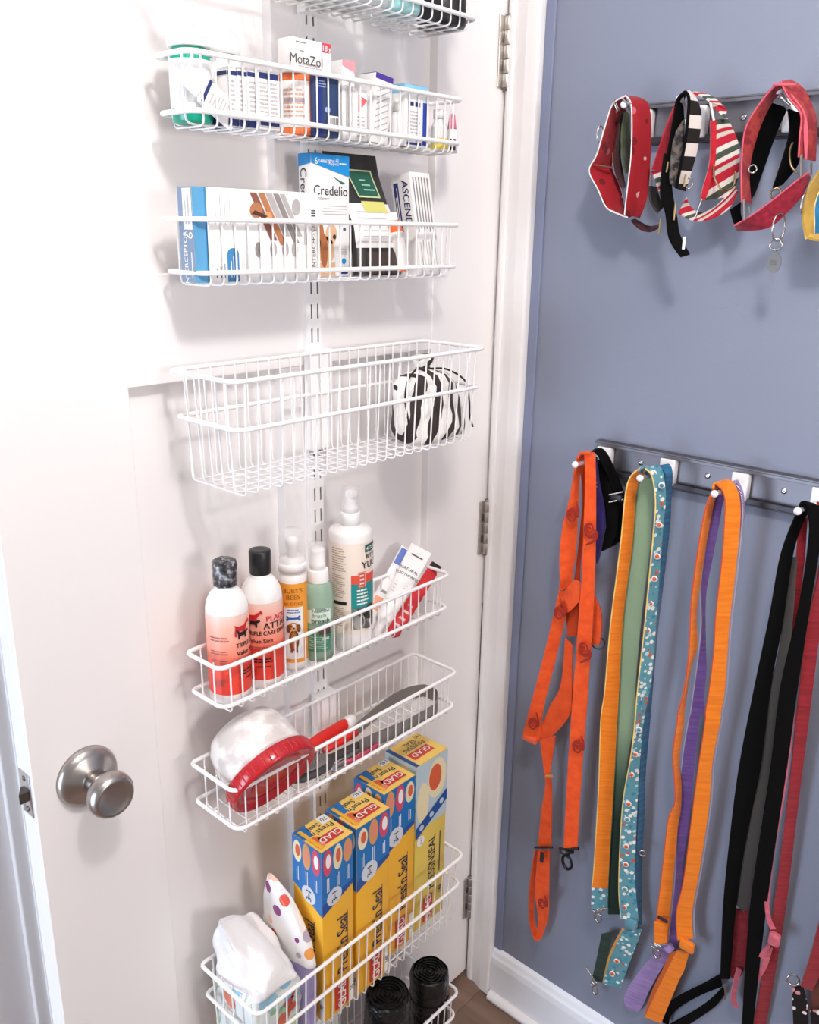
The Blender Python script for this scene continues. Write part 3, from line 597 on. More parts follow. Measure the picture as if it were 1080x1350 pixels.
# ASCEND carton leaning back
z1 = znm(540, 220, .03); g = carton('medicine_box', 'slim white carton with navy side stripe leaning against the door', 'box', .042, .078, ynm(557, 340, .078), ynm(583, 340, .078), zf + .0005, zf + .137, CARD, tilt=.20); w_, h_, dd = g['w'], g['h'], g['d']; F, Lf = g['F'], g['L']
d = MB(); d.rect(Lf, dd * .12, h_ * .45, dd * .36, h_ * .93, 0); d.text(Lf, 'ASCEND', dd * .72, h_ * .72, .0155, 0, rot=-math.pi / 2, bold=.02, shear=.2); d.lines(Lf, dd * .16, h_ * .48, dd * .32, h_ * .9, 2, 1, vert=True, off=.0009)
for k in range(6): d.rect(F, w_ * (.1 + .14 * k), h_ * (.42 + .03 * (k % 2)), w_ * (.16 + .14 * k), h_ * .95, 2)
for k in range(6): d.rect(F, w_ * (.1 + .14 * k), h_ * .06, w_ * (.14 + .14 * k), h_ * (.32 + .02 * (k % 3)), 3)
d.rect(g['T2'], w_ * .2, dd * .2, w_ * .8, dd * .7, 0); d.build('printed_label', [PR('#2b3672'), WHT, GRY, LGRY], g['t'])
# ================================================================ deep basket: zebra print drawstring bag
B = BK['b3']; zf = B['zf']
ZEB = pmat('zebra_cloth', src_wave(15, (.35, .2, 1.25), 6, 2, .6, 'SIN'), [(0, '#3a302e'), (.46, '#efeae4')], .7, True, 300, .3, .3)
b0 = DP(566, 575, .085); bc = Vector((.082, b0.y, zf))
t = thing('drawstring_bag', 'zebra striped cloth drawstring bag slumped at the basket end', 'bag', bc)
rnd = random.Random(3); n = 40; rings = []
for z, rx, ry, dx in ((0, .030, .050, 0), (.003, .043, .064, 0), (.015, .046, .068, 0), (.035, .043, .063, -.002), (.055, .039, .060, -.005), (.076, .034, .058, -.008), (.090, .024, .046, -.010), (.097, .009, .015, -.012), (.100, .0065, .010, -.012), (.107, .011, .017, -.011), (.117, .013, .022, -.010), (.119, .006, .012, -.010)):
    k = min(1, z / .03) * (1.6 if z > .08 else 1)
    rings.append([bc + Vector((dx + rx * math.cos(q) * (1 + .07 * k * math.sin(7 * q + z * 60)), ry * math.sin(q) * (1 + .05 * k * math.sin(5 * q + 1 + z * 40)), z + (.004 * math.sin(3 * q + 1) if 0 < z < .09 else 0))) for q in [2 * math.pi * i / n for i in range(n)]])
MB().loft(rings).build('bag_body', ZEB, t)
CORD = mat('#2a2524', .7, kind='fabric')
nk = bc + Vector((-.012, 0, .0985))
MB().tube([nk + Vector((.0075 * math.cos(q), .0115 * math.sin(q), .0008 * math.sin(2 * q))) for q in [2 * math.pi * i / 20 for i in range(20)]], .0016, 8, True).build('drawstring', CORD, t)
MB().tube(smooth([nk + Vector((.008, .004, 0)), nk + Vector((.020, .030, -.002)), nk + Vector((.034, .056, -.020)), nk + Vector((.040, .060, -.048)), nk + Vector((.050, .050, -.070)), nk + Vector((.052, .056, -.086))]), .0014, 8).build('drawstring', CORD, t)
MB().tube(smooth([nk + Vector((.008, -.004, 0)), nk + Vector((.016, -.030, .004)), nk + Vector((.024, -.058, -.008)), nk + Vector((.028, -.068, -.034)), nk + Vector((.036, -.070, -.060)), nk + Vector((.046, -.076, -.088))]), .0014, 8).build('drawstring', CORD, t)

# ================================================================ bottle basket
B = BK['b4']; zf = B['zf']
def src_lab(): pass
HS = 1.0
def bottle(name, label, u, v, x, r, prof, bodym, n=40):
    P = DP(u, v, x); o = Vector((x, P.y, zf)); t = thing(name, label, 'bottle', o)
    MB().lathe([(0, 0)] + [(r * a, h) for a, h in prof], o, n).build('bottle_body', bodym, t); return t, o
def hz(u, v, x): return znm(u, v, x) - zf
def label_wrap(o, r, z0, z1, m, t, a0=None, a1=None, name='wrap_label'):
    if a0 is None: return MB().lathe([(r + .0003, z0), (r + .0003, z1)], o, 40, caps=False).build(name, m, t)
    mp = cyl(o.x, o.y, o.z, r, a0); return MB().rect(mp, 0, z0, (a1 - a0) * r, z1, 0, .0003, 24).build(name, m, t)
GRAD = pmat('peach_red_label', src_z(.02, .135), [(0, '#e2402f'), (.30, '#e84c3a'), (.42, '#f08a72'), (.75, '#f6b8a4'), (1, '#f6e4dc')], .4, False)
SH = mat('#f5f1ee', .3)
def critters(d, mp, s, t_, k, red, blk):
    dog = [(-.5, 0), (-.42, 0), (-.40, .25), (-.1, .25), (-.02, 0), (.06, 0), (.10, .35), (.22, .55), (.40, .58), (.36, .66), (.30, .78), (.24, .70), (.12, .62), (0, .52), (-.35, .50), (-.52, .62), (-.48, .45), (-.52, .2)]
    d.poly(mp, [(s + a * k, t_ + b * k) for a, b in dog], red, .0011)
    cat = [(-.35, -.15), (-.28, -.15), (-.26, .0), (.0, .0), (.04, -.15), (.10, -.15), (.12, .10), (.26, .18), (.24, .28), (.20, .22), (.14, .28), (.06, .2), (-.26, .2), (-.42, .38), (-.46, .34), (-.36, .15)]
    d.poly(mp, [(s + a * k, t_ + b * k) for a, b in cat], blk, .0014)
def plaque(label, u, v, x, front, cap):
    r = .0272; k9 = 1.09
    t, o = bottle('rinse_bottle', label, u, v, x, r, [(.93, 0), (1, .004), (1, .120), (.985, .128), (.92, .136), (.74, .146), (.55, .1515), (.50, .1525), (.50, .1555), (0, .1555)], SH)
    label_wrap(o, r, .014, .123, GRAD, t)
    mp = cyl(o.x, o.y, o.z + .0105, r + .0003, FR(o) + front); d = MB()
    critters(d, mp, -.012, .084, .026, 0, 1)
    d.text(mp, 'PLAQUE', .0025, .0915, .0105, 2, bold=.03, align='L'); d.text(mp, 'ATTACK', -.0015, .0815, .0125, 1, bold=.03, align='L')
    d.text(mp, 'TRIPLE CARE DENTAL', -.024, .0715, .0085, 1, bold=.03, align='L', sx=.8); d.text(mp, 'Value Size', -.024, .0605, .0085, 1, bold=.03, align='L')
    d.lines(mp, -.024, .046, .012, .053, 2, 3); d.lines(mp, -.018, .028, .014, .036, 2, 1); d.lines(mp, -.012, .021, .012, .025, 1, 1)
    mp2 = cyl(o.x, o.y, o.z, r + .0003, FR(o) + front - 1.55); d.lines(mp2, -.016, .088, .014, .096, 2, 4); d.lines(mp2, -.016, .070, .012, .077, 2, 4); d.lines(mp2, -.014, .050, .012, .064, 4, 4); d.lines(mp2, -.014, .026, .006, .036, 4, 4, seed=5)
    d.build('printed_label', [PR('#c9252a', .4), PR('#2a1a1c', .4), PR('#d2265a', .4), PR('#b5524a', .4), PR('#a8605a', .4)], t)
    return t, o
t, o = plaque('white and peach rinse bottle with shrink wrapped black cap', 305, 918, .0545, 1.22, None)
WRAP = pmat('crinkled_wrap', src_noise(140, 5), [(.36, '#29282a'), (.52, '#545356'), (.70, '#b9b9be')], .18, False, 160, 1.0)
rnd = random.Random(5); rr = []
for z, r in ((.156, .0145), (.160, .0152), (.172, .0150), (.182, .0154), (.188, .0146), (.1895, .012), (.190, .0)):
    rr.append([o + Vector(((r + (rnd.uniform(-.0007, .0007) if r else 0)) * math.cos(q), (r + (rnd.uniform(-.0007, .0007) if r else 0)) * math.sin(q), z + rnd.uniform(-.0004, .0004))) for q in [2 * math.pi * i / 30 for i in range(30)]])
MB().loft(rr).build('wrapped_cap', WRAP, t, label='black cap in crinkled clear wrap')
t, o = plaque('white and coral rinse bottle with plain black cap', 349, 898, .0545, .10, None)
MB().lathe([(0, .156), (.0138, .156), (.0142, .157), (.0142, .186), (.0134, .1878), (.009, .1884), (0, .1875)], o, 40).build('cap', mat('#232224', .35), t)
# foaming cleanser: orange label, white pump collar under a clear cover
r = .0190; t, o = bottle('foam_bottle', 'orange labelled foam bottle with a clear pump cover', 389, 880, .050, r, [(.95, 0), (1, .003), (1, .130), (.97, .136), (.85, .141), (.75, .143), (0, .143)], SH)
label_wrap(o, r, .012, .129, PR('#f2a13a', .4), t)
mp = cyl(o.x, o.y, o.z + .024, r + .0003, FR(o) - .05); d = MB()
d.text(mp, "BURT'S", .001, .095, .0085, 1, bold=.015); d.text(mp, 'BEES', .001, .086, .0095, 1, bold=.015); d.text(mp, 'for DOGS', .001, .0765, .0062, 1, bold=.01)
d.rect(mp, -.0125, -.006, .0145, .071, 0, .0006, 10); d.lines(mp, -.008, .062, .012, .069, 2, 2, off=.001); d.rect(mp, -.007, .0535, .008, .0565, 3, .001, 5)
for s_ in (-.0075, .0085):
    for t_ in (.0530, .0570): d.ell(mp, s_, t_, .0018, .0018, 3, .001, 12)
# a small brown puppy, plain patches
d.ell(mp, .0005, .043, .0072, .0062, 4, .0011); d.ell(mp, -.006, .040, .003, .006, 5, .0013); d.ell(mp, .0072, .0405, .0028, .0058, 5, .0013); d.ell(mp, .0008, .0395, .0035, .003, 6, .0014); d.ell(mp, .0008, .0408, .0014, .001, 7, .0016); d.ell(mp, -.0022, .0445, .0007, .0007, 7, .0016); d.ell(mp, .0038, .0445, .0007, .0007, 7, .0016)
d.ell(mp, .0008, .0225, .0068, .0160, 5, .0010); d.ell(mp, .0008, .0230, .0035, .013, 4, .0012); d.rect(mp, -.004, .004, -.0012, .020, 5, .0012); d.rect(mp, .0025, .004, .0055, .020, 5, .0012)
d.build('printed_label', [PR('#eef0f2', .4), PR('#a35f1e', .4), PR('#5b78ad', .4), PR('#2d63ad', .4), PR('#bd7a36', .4), PR('#7d4820', .4), PR('#e0b075', .4), PR('#2a1a14', .4)], t)
MB().lathe([(0, 0), (.0195, 0), (.0195, .009), (.0185, .0115), (.0165, .012), (.0165, .019), (0, .019)], o + Vector((0, 0, .1432)), 36).build('pump_collar', mat('#f4f0ee', .35), t)
MB().lathe([(0, .0192), (.007, .0192), (.0075, .033), (.0085, .034), (.0095, .041), (.008, .047), (0, .049)], o + Vector((0, 0, .1432)), 24).build('pump_head', mat('#f4f0ee', .35), t)
CLR = mat('#fbf8f6', .12, key='clear_plastic'); CLR.node_tree.nodes['Principled BSDF'].inputs['Alpha'].default_value = .22
MB().lathe([(.0178, .0125), (.0178, .047), (.0165, .0535), (.012, .057), (0, .058)], o + Vector((0, 0, .1432)), 36, caps=False).build('clear_cover', CLR, t)
# green breath spray
r = .0212; t, o = bottle('spray_bottle', 'clear green breath spray bottle with white sprayer', 421, 866, .054, r, [(.94, 0), (1, .003), (1, .096), (.97, .104), (.88, .111), (.75, .1145), (.7, .1155), (0, .1155)], mat('#bcdcc6', .08, kind='glass', trans=.5, key='green_plastic'))
mp = cyl(o.x, o.y, o.z + .010, r + .0002, FR(o)); d = MB(); d.rect(mp, -.019, .049, .0185, .069, 0, .0004, 14); d.ell(mp, .002, .067, .015, .006, 0, .0005)
d.text(mp, 'TropiClean', .003, .0685, .0055, 3, bold=.01, off=.0012); d.text(mp, 'fresh', .001, .0618, .0095, 4, bold=.01, off=.0012); d.text(mp, 'breath', .003, .0535, .0098, 1, bold=.03, off=.0012)
d.rect(mp, -.019, .006, .0185, .040, 2, .0004, 14); d.rect(mp, .0, .032, .0175, .044, 5, .0008, 6); d.lines(mp, -.014, .010, .014, .030, 7, 6, off=.0009); d.rect(mp, .004, .024, .015, .028, 7, .001, 4)
d.build('printed_label', [PR('#e4efe8', .4), PR('#1f6f52', .4), PR('#4f8f73', .35), PR('#345d4c', .4), PR('#79b79a', .4), PR('#5b4a40', .4), PR('#a8d0ba', .4), PR('#cfe4d8', .4)], t)
MB().lathe([(0, 0), (.0152, 0), (.0152, .0007), (.0148, .0165), (.0140, .018), (0, .018)], o + Vector((0, 0, .1158)), 32).build('screw_collar', mat('#f6f4f3', .35), t)
MB().lathe([(0, .0183), (.0105, .0183), (.0105, .027), (.0098, .0275), (.0098, .045), (.009, .048), (0, .048)], o + Vector((0, 0, .1158)), 28).build('spray_head', mat('#f7f5f4', .3), t)
MB().lathe([(.0124, .0183), (.0122, .052), (.011, .056), (0, .057)], o + Vector((0, 0, .1158)), 32, caps=False).build('clear_cover', CLR, t)
# large yucca spray bottle
r = .0312; xx = .0565; t, o = bottle('spray_bottle', 'large white spray bottle with cream, red and teal label', 463, 850, xx, r, [(.95, 0), (1, .004), (1, .1735), (.98, .1775), (.92, .180), (.6, .1835), (.42, .185), (.40, .186), (0, .186)], SH)
label_wrap(o, r, .028, .165, PR('#f5e6d8', .45), t)
mp = cyl(o.x, o.y, o.z + .009, r + .0003, FR(o)); d = MB()
d.rect(mp, .0005, .026, .047, .078, 0, .0005, 18); d.rect(mp, .0005, .058, .047, .104, 1, .0006, 18); d.rect(mp, .0005, .096, .047, .109, 2, .0008, 18); d.rect(mp, .0105, .090, .0225, .1135, 2, .0010, 6)
d.rect(mp, .0115, .0915, .0215, .1125, 5, .0012, 6); d.rect(mp, .0120, .0920, .0210, .1120, 2, .0013, 6)
d.lines(mp, .0128, .0935, .0202, .1112, 3, 5, off=.0017)
d.lines(mp, .0085, .0625, .0290, .0885, 5, 5, off=.0012)
d.text(mp, 'BITTER', .0235, .1355, .0085, 4, bold=.02, align='L', off=.0012); d.text(mp, 'YUCK!', .0155, .1235, .0150, 4, bold=.015, align='L', off=.0012)
d.rect(mp, .0215, .1415, .048, .153, 3, .0008, 10); d.text(mp, '4', .0232, .147, .0085, 5, bold=.02, align='L', off=.0013); d.lines(mp, .030, .144, .046, .1505, 2, 5, off=.0013)
d.lines(mp, -.030, .114, -.006, .150, 10, 6, fill=.35); d.lines(mp, -.030, .074, -.007, .110, 11, 6, fill=.35, seed=4); d.rect(mp, -.027, .064, -.006, .069, 4, .0008, 6); d.lines(mp, -.028, .030, -.008, .060, 9, 6, fill=.35, seed=9)
# grey cat and dog picture patches at the foot of the label
for a, b_, ra, rb, mi in ((.014, .052, .007, .006, 7), (.012, .038, .009, .012, 8), (.030, .050, .010, .012, 9), (.027, .034, .012, .010, 7), (.020, .044, .005, .006, 4)): d.ell(mp, a, b_, ra, rb, mi, .0011 + mi * .00005)
d.poly(mp, [(.008, .056), (.011, .062), (.013, .057)], 7, .0012); d.poly(mp, [(.015, .057), (.018, .062), (.020, .056)], 7, .0012)
d.build('printed_label', [PR('#8d8f86', .45), PR('#1a8f8e', .45), PR('#e2543f', .45), PR('#1f5d50', .45), PR('#1f1a1a', .45), PR('#f6f3f0', .45), PR('#b39c8c', .45), PR('#5f5f5c', .45), PR('#a9a7a0', .45), PR('#3b3a38', .45)], t)
MB().lathe([(0, .1742), (.0140, .1742), (.0140, .190), (.0125, .192), (0, .192)], o + Vector((0, 0, .012)), 32).build('screw_collar', mat('#f7f5f4', .35), t)
sp = MB().lathe([(0, .1922), (.0115, .1922), (.0105, .200), (.0075, .204), (.0072, .216), (0, .216)], o + Vector((0, 0, .012)), 28)
sp.box(o + Vector((-.006, -.006, .2255)), o + Vector((.010, .006, .2345)), bev=.002); sp.build('spray_head', mat('#f7f5f4', .3), t)
MB().lathe([(.0128, .1925), (.0124, .224), (.0118, .2275), (0, .2285)], o + Vector((0, 0, .012)), 32, caps=False).build('clear_cover', CLR, t)

# toothpaste tube, blue brush packet and red striped tube, all leaning to the basket end
def lean_tube(name, label, a, e, x0, x1, w0, w1, th, m, capm=None, prints=None, capl=.18):
    A = DP(a[0], a[1], x0); E = DP(e[0], e[1], x1); ax = (E - A); Lg = ax.length; ax.normalize(); nrm = (CAM - A); nrm = (nrm - ax * nrm.dot(ax)).normalized(); wv = nrm.cross(ax)*-1
    t = thing(name, label, 'tube', A)
    def ring(s, w, h, n=22): return [A + ax * (s * Lg) + wv * (w * math.cos(2 * math.pi * k / n)) + nrm * (h * math.sin(2 * math.pi * k / n)) for k in range(n)]
    c0 = capl if capm else 0
    MB().loft([ring(c0 + .001, w0 * .55, th * .7), ring(c0 + .04, w0, th), ring(.5, (w0 + w1) / 2, th * .8), ring(.85, w1, th * .35), ring(1, w1, .0006)]).build('tube_body', m, t)
    if capm: MB().loft([ring(0, w0 * .5, th * .8), ring(.02, w0 * .58, th), ring(c0, w0 * .62, th)]).build('cap', capm, t)
    def mp(s, t_, off=0):                         # s along, t across (text runs from E towards A reversed by sign)
        f = (s / Lg - c0) / (1 - c0); h = th * max(.04, min(1, 1.15 - f * 1.1)); return A + ax * s + wv * t_ + nrm * (h * max(0, 1 - (t_ / max(w0, w1)) ** 2) ** .5 + .0006 + off)
    if prints: prints(mp, Lg, t)
    return t
def pr1(mp, Lg, t):
    d = MB(); m2 = lambda s, tt, o=0: mp(Lg * .5 + tt, s, o)       # text reads across the tube
    m3 = lambda s, tt, o=0: mp(s, tt, o)
    MB().rect(m2, -.010, Lg * .39, .010, Lg * .405, 0, .0003, 4).build('brand_line', PR('#4a484c', .4), t); d.text(m2, 'NATURAL', -.001, Lg * .24, .0072, 0, bold=.015); d.text(m2, 'TOOTHPASTE', 0, Lg * .18, .0065, 0, bold=.015)
    d.build('lettering', PR('#4a484c', .4), t)
    for k in range(4): MB().rect(m2, -.011, Lg * (.08 - .035 * k), .009 - .002 * (k % 2), Lg * (.088 - .035 * k), 0, .0002).build('fine_print', LGRY, t)
lean_tube('toothpaste_tube', 'white toothpaste tube leaning in the bottle basket', (492, 842), (556, 723), .060, .040, .0135, .0185, .008, mat('#f7f4f2', .3), mat('#f2efee', .4), pr1)
def pr2(mp, Lg, t):
    MB().rect(mp, Lg * .80, -.0125, Lg * .985, .006, 0, .0002, 2, 3).build('blue_corner', PR('#2f57b5', .4), t); MB().rect(mp, Lg * .28, -.012, Lg * .42, .006, 0, .0002, 2, 3).build('orange_patch', PR('#e88a5a', .4), t); d = MB(); m2 = lambda s, tt, o=0: mp(Lg * .5 + tt, s, o)
    d.rect(m2, -.009, Lg * -.03, .011, Lg * .0, 0, .0003, 4); d.build('brand_line', GRY, t)
lean_tube('brush_packet', 'white packet with blue corner behind the toothpaste tube', (478, 838), (540, 725), .034, .026, .016, .0145, .004, WHT, None, pr2)
def pr3(mp, Lg, t):
    d = MB()
    for k in range(6): MB().rect(mp, Lg * (.1 + .09 * k), -.011, Lg * (.13 + .09 * k), .011, 0, .0002, 1, 3).build('pale_stripe', PR('#e7c3c4', .4), t)
    MB().rect(mp, Lg * .93, -.008, Lg, .008, 0, .0004).build('black_end', BLK, t)
lean_tube('toothpaste_tube', 'red tube with striped lower end beside the white toothpaste', (516, 838), (576, 744), .078, .050, .011, .0095, .006, PR('#cf2f33', .35), None, pr3)

# ================================================================ grooming basket
B = BK['b5']; zf = B['zf']
# tub lying on its side, red screw lid facing out
nv = Vector((.868, -.029, -.492)).normalized(); ev = Vector((.49, -.016, .871)); ev = (ev - nv * ev.dot(nv)).normalized(); fv = ev.cross(nv)
P = DP(356, 1021, .102); C0 = Vector((.0985, P.y, zf + .062)); R_ = .064
MT = Matrix((( ev.x, fv.x, nv.x, 0), (ev.y, fv.y, nv.y, 0), (ev.z, fv.z, nv.z, 0), (0, 0, 0, 1)))
t = thing('powder_tub', 'round frosted tub of white powder with red screw lid', 'tub', Vector((C0.x, C0.y, zf)))
POW = pmat('powder_in_tub', src_noise(38, 5), [(.42, '#d8d0cc'), (.50, '#e9e2dd'), (.56, '#fbf6f1')], .28, False)
MB().lathe([(0, -.078), (.030, -.076), (.046, -.069), (.054, -.056), (.0575, -.038), (.059, -.012), (.059, -.002), (0, -.002)], C0, 48, M=MT).build('tub_body', POW, t)
LID = mat('#b8222a', .18); 
pr = [(0, -.0018), (.060, -.0018)]
pr += [(.064, -.0018), (.0648, 0), (.0648, .016), (.063, .019), (.0605, .0195), (.058, .0175), (.056, .013), (.045, .012), (.043, .0135), (.035, .0135), (.033, .012), (0, .012)]
lo = MB().lathe(pr, C0, 60, M=MT).build('lid', LID, t, label='red plastic screw lid')
rb = MB()
for k in range(48):
    a = 2 * math.pi * k / 48; q = lambda r_, z_, da: C0 + (MT @ Vector((r_ * math.cos(a + da), r_ * math.sin(a + da), z_)))
    rb.add([q(.0647, .002, -.02), q(.0647, .002, .02), q(.0654, .002, 0), q(.0647, .0155, -.02), q(.0647, .0155, .02), q(.0654, .0155, 0)], [[0, 2, 5, 3], [2, 1, 4, 5], [3, 5, 4], [0, 1, 2]])
rb.build('grip_ribs', LID, lo)
# shedding blade: looped steel band with red grips
STR = mat('#8d8883', .38, .35, 'brushed'); REDP = mat('#d92a22', .35)
zz = zf + .004
t = thing('shedding_blade', 'looped grey steel shedding blade with bright red grip', 'grooming tool', ZP(500, 965, zf))
pts = [(470, 962), (498, 938), (520, 922), (545, 912), (568, 911), (577, 922), (572, 938), (552, 950), (525, 962), (498, 973), (474, 984)]
path = smooth([ZP(u, v, zz + .012) for u, v in pts], 6)
for q in path: q.x = min(max(q.x, .028), .110); q.y = min(q.y, B['y1'] - .008)
MB().strip([q + Vector((0, 0, -.011)) for q in path], [q + Vector((0, 0, .011)) for q in path], th=.0016).build('steel_band', STR, t)
tb = MB()
for i in range(4, len(path) - 4):
    q = path[i]; dd_ = (path[i + 1] - path[i]); 
    for k in range(2):
        a = q + dd_ * (.5 * k); tb.add([a + Vector((0, 0, -.011)), a + dd_ * .4 + Vector((0, 0, -.011)), a + dd_ * .2 + Vector((0, 0, -.0135))], [[0, 1, 2]])
tb.build('teeth', STR, t)
h0, h1 = ZP(398, 992, zz + .022), ZP(455, 955, zz + .022)
def grip(a, b_, w, h, m, nm, cap=None):
    d_ = (b_ - a).normalized(); sd_ = d_.cross(Vector((0, 0, 1))).normalized(); g = MB(); rg = []
    for s_, k_ in ((0, .7), (.06, 1), (.5, 1.05), (.9, .95), (1, .8)):
        c_ = a + (b_ - a) * s_; rg.append([c_ + sd_ * (w * k_ * math.cos(q)) + Vector((0, 0, h * k_ * math.sin(q))) for q in [2 * math.pi * i / 16 for i in range(16)]])
    return g.loft(rg).build(nm, m, t)
for a, b_ in ((h0, h1),):
    a.x = max(a.x, .040); b_.x = max(b_.x, .036); grip(a, b_, .0085, .012, REDP, 'red_grip')
g0 = h1 + Vector((.001, .0, 0)); grip(g0, g0 + (h1 - h0).normalized() * .018, .009, .011, mat('#efebe9', .4), 'white_end')
h2, h3 = ZP(426, 990, zz + .008), ZP(470, 966, zz + .010); grip(h2, h3, .006, .006, REDP, 'red_grip')
# pin brush under the tub
t = thing('pin_brush', 'dark grey pin brush with metal pins lying in the grooming basket', 'brush', ZP(430, 1020, zf))
bc_ = ZP(422, 1016, zf + .010); be = ZP(480, 988, zf + .010); bd = (be - bc_).normalized(); bs = Vector((0, 0, 1)).cross(bd)
bc_.x = .080; 
DK = mat('#4b4746', .5); rg = []
for s_, w_, h_ in ((-.046, .004, .003), (-.044, .012, .006), (-.030, .020, .008), (-.005, .022, .009), (.018, .019, .008), (.030, .010, .006), (.036, .007, .006), (.065, .0075, .0065), (.085, .0065, .006), (.088, .002, .002)):
    c_ = bc_ + bd * s_; rg.append([c_ + bs * (w_ * math.cos(q)) + Vector((0, 0, h_ * math.sin(q))) for q in [2 * math.pi * i / 20 for i in range(20)]])
MB().loft(rg).build('brush_body', DK, t)
pad = []
for s_, w_ in ((-.040, .004), (-.036, .011), (-.02, .0165), (0, .0175), (.014, .015), (.022, .008), (.024, .002)):
    c_ = bc_ + bd * s_ + Vector((0, 0, .0082)); pad.append([c_ + bs * (w_ * math.cos(q)) + Vector((0, 0, .0015 * max(0, math.sin(q)) + .0006)) for q in [2 * math.pi * i / 16 for i in range(16)]])
MB().loft(pad).build('cushion_pad', mat('#8a8583', .6), t)
pn = MB()
for i in range(9):
    for j in range(-3, 4):
        s_ = -.034 + i * .0065; 
        if abs(j) * .0042 < .016 - abs(s_ + .01) * .25: a = bc_ + bd * s_ + bs * (j * .0042) + Vector((0, 0, .009)); pn.tube([a, a + Vector((0, 0, .011))], .0005, 5)
pn.build('metal_pins', STEEL, t, kind='stuff')
t2 = thing('nail_clipper', 'steel nail clipper with pink and grey handles', 'clipper', ZP(470, 1000, zf))
ca = ZP(452, 1006, zf + .006); cb = ZP(497, 980, zf + .006); cdn = (cb - ca).normalized(); cs_ = Vector((0, 0, 1)).cross(cdn)
t = t2
def hand(off, m, nm):
    pts_ = [ca + cs_ * off * .2, ca + cdn * .02 + cs_ * off, ca + cdn * .045 + cs_ * off * 1.1, cb + cs_ * off * .6]; MB().tube(smooth(pts_, 5), [.0035 + .0012 * math.sin(k / 5) for k in range(16)], 10, flat=.8).build(nm, m, t)
hand(.006, mat('#6f6a6a', .4), 'handle'); hand(-.006, mat('#c94a66', .4), 'handle')
MB().box(ca - cdn * .022 + Vector((-.004, -.004, -.003)), ca + Vector((.004, .004, .004)), bev=.0015).build('cutter_head', STEEL, t)
# ================================================================ food wrap boxes and wipes
B = BK['b6']; zf = B['zf']
YEL = PR('#f0b32e', .45); YE2 = PR('#f6cf6a', .45); BLU = PR('#1670b6', .4); DBL = PR('#174f9c', .4); INK = PR('#1d2246', .45); REDG = PR('#cf3a2a', .4); SIL = PR('#d5d9de', .35); PINK = PR('#e58c74', .45); SALM = PR('#d9623f', .45); CRM = PR('#eadfb6', .45); TAN = PR('#d79a5c', .45); WH2 = PR('#f2f2ee', .45); MAG = PR('#d34a63', .45)
PAL = [YEL, BLU, INK, REDG, WH2, SIL, PINK, CRM, TAN, MAG, YE2, SALM, DBL]
def foods(d, M_, s0, s1, t_, k, seed):
    rnd = random.Random(seed); n = 3; w = (s1 - s0) / n
    for i in range(n):
        c = s0 + w * (i + .5); a, b_ = w * .45, k * rnd.uniform(.85, 1.1)
        d.ell(M_, c, t_, a, b_, (9, 7, 8)[(i + seed) % 3], .0008); d.ell(M_, c + a * .12, t_ + b_ * .1, a * .55, b_ * .55, (4, 11, 6)[(i + seed) % 3], .0011)
        d.lines(M_, c - w * .16, t_ - k * 2.4, c + w * .16, t_ - k * 1.2, 2, 4, off=.0011, vert=True, seed=seed + i, fill=.4)
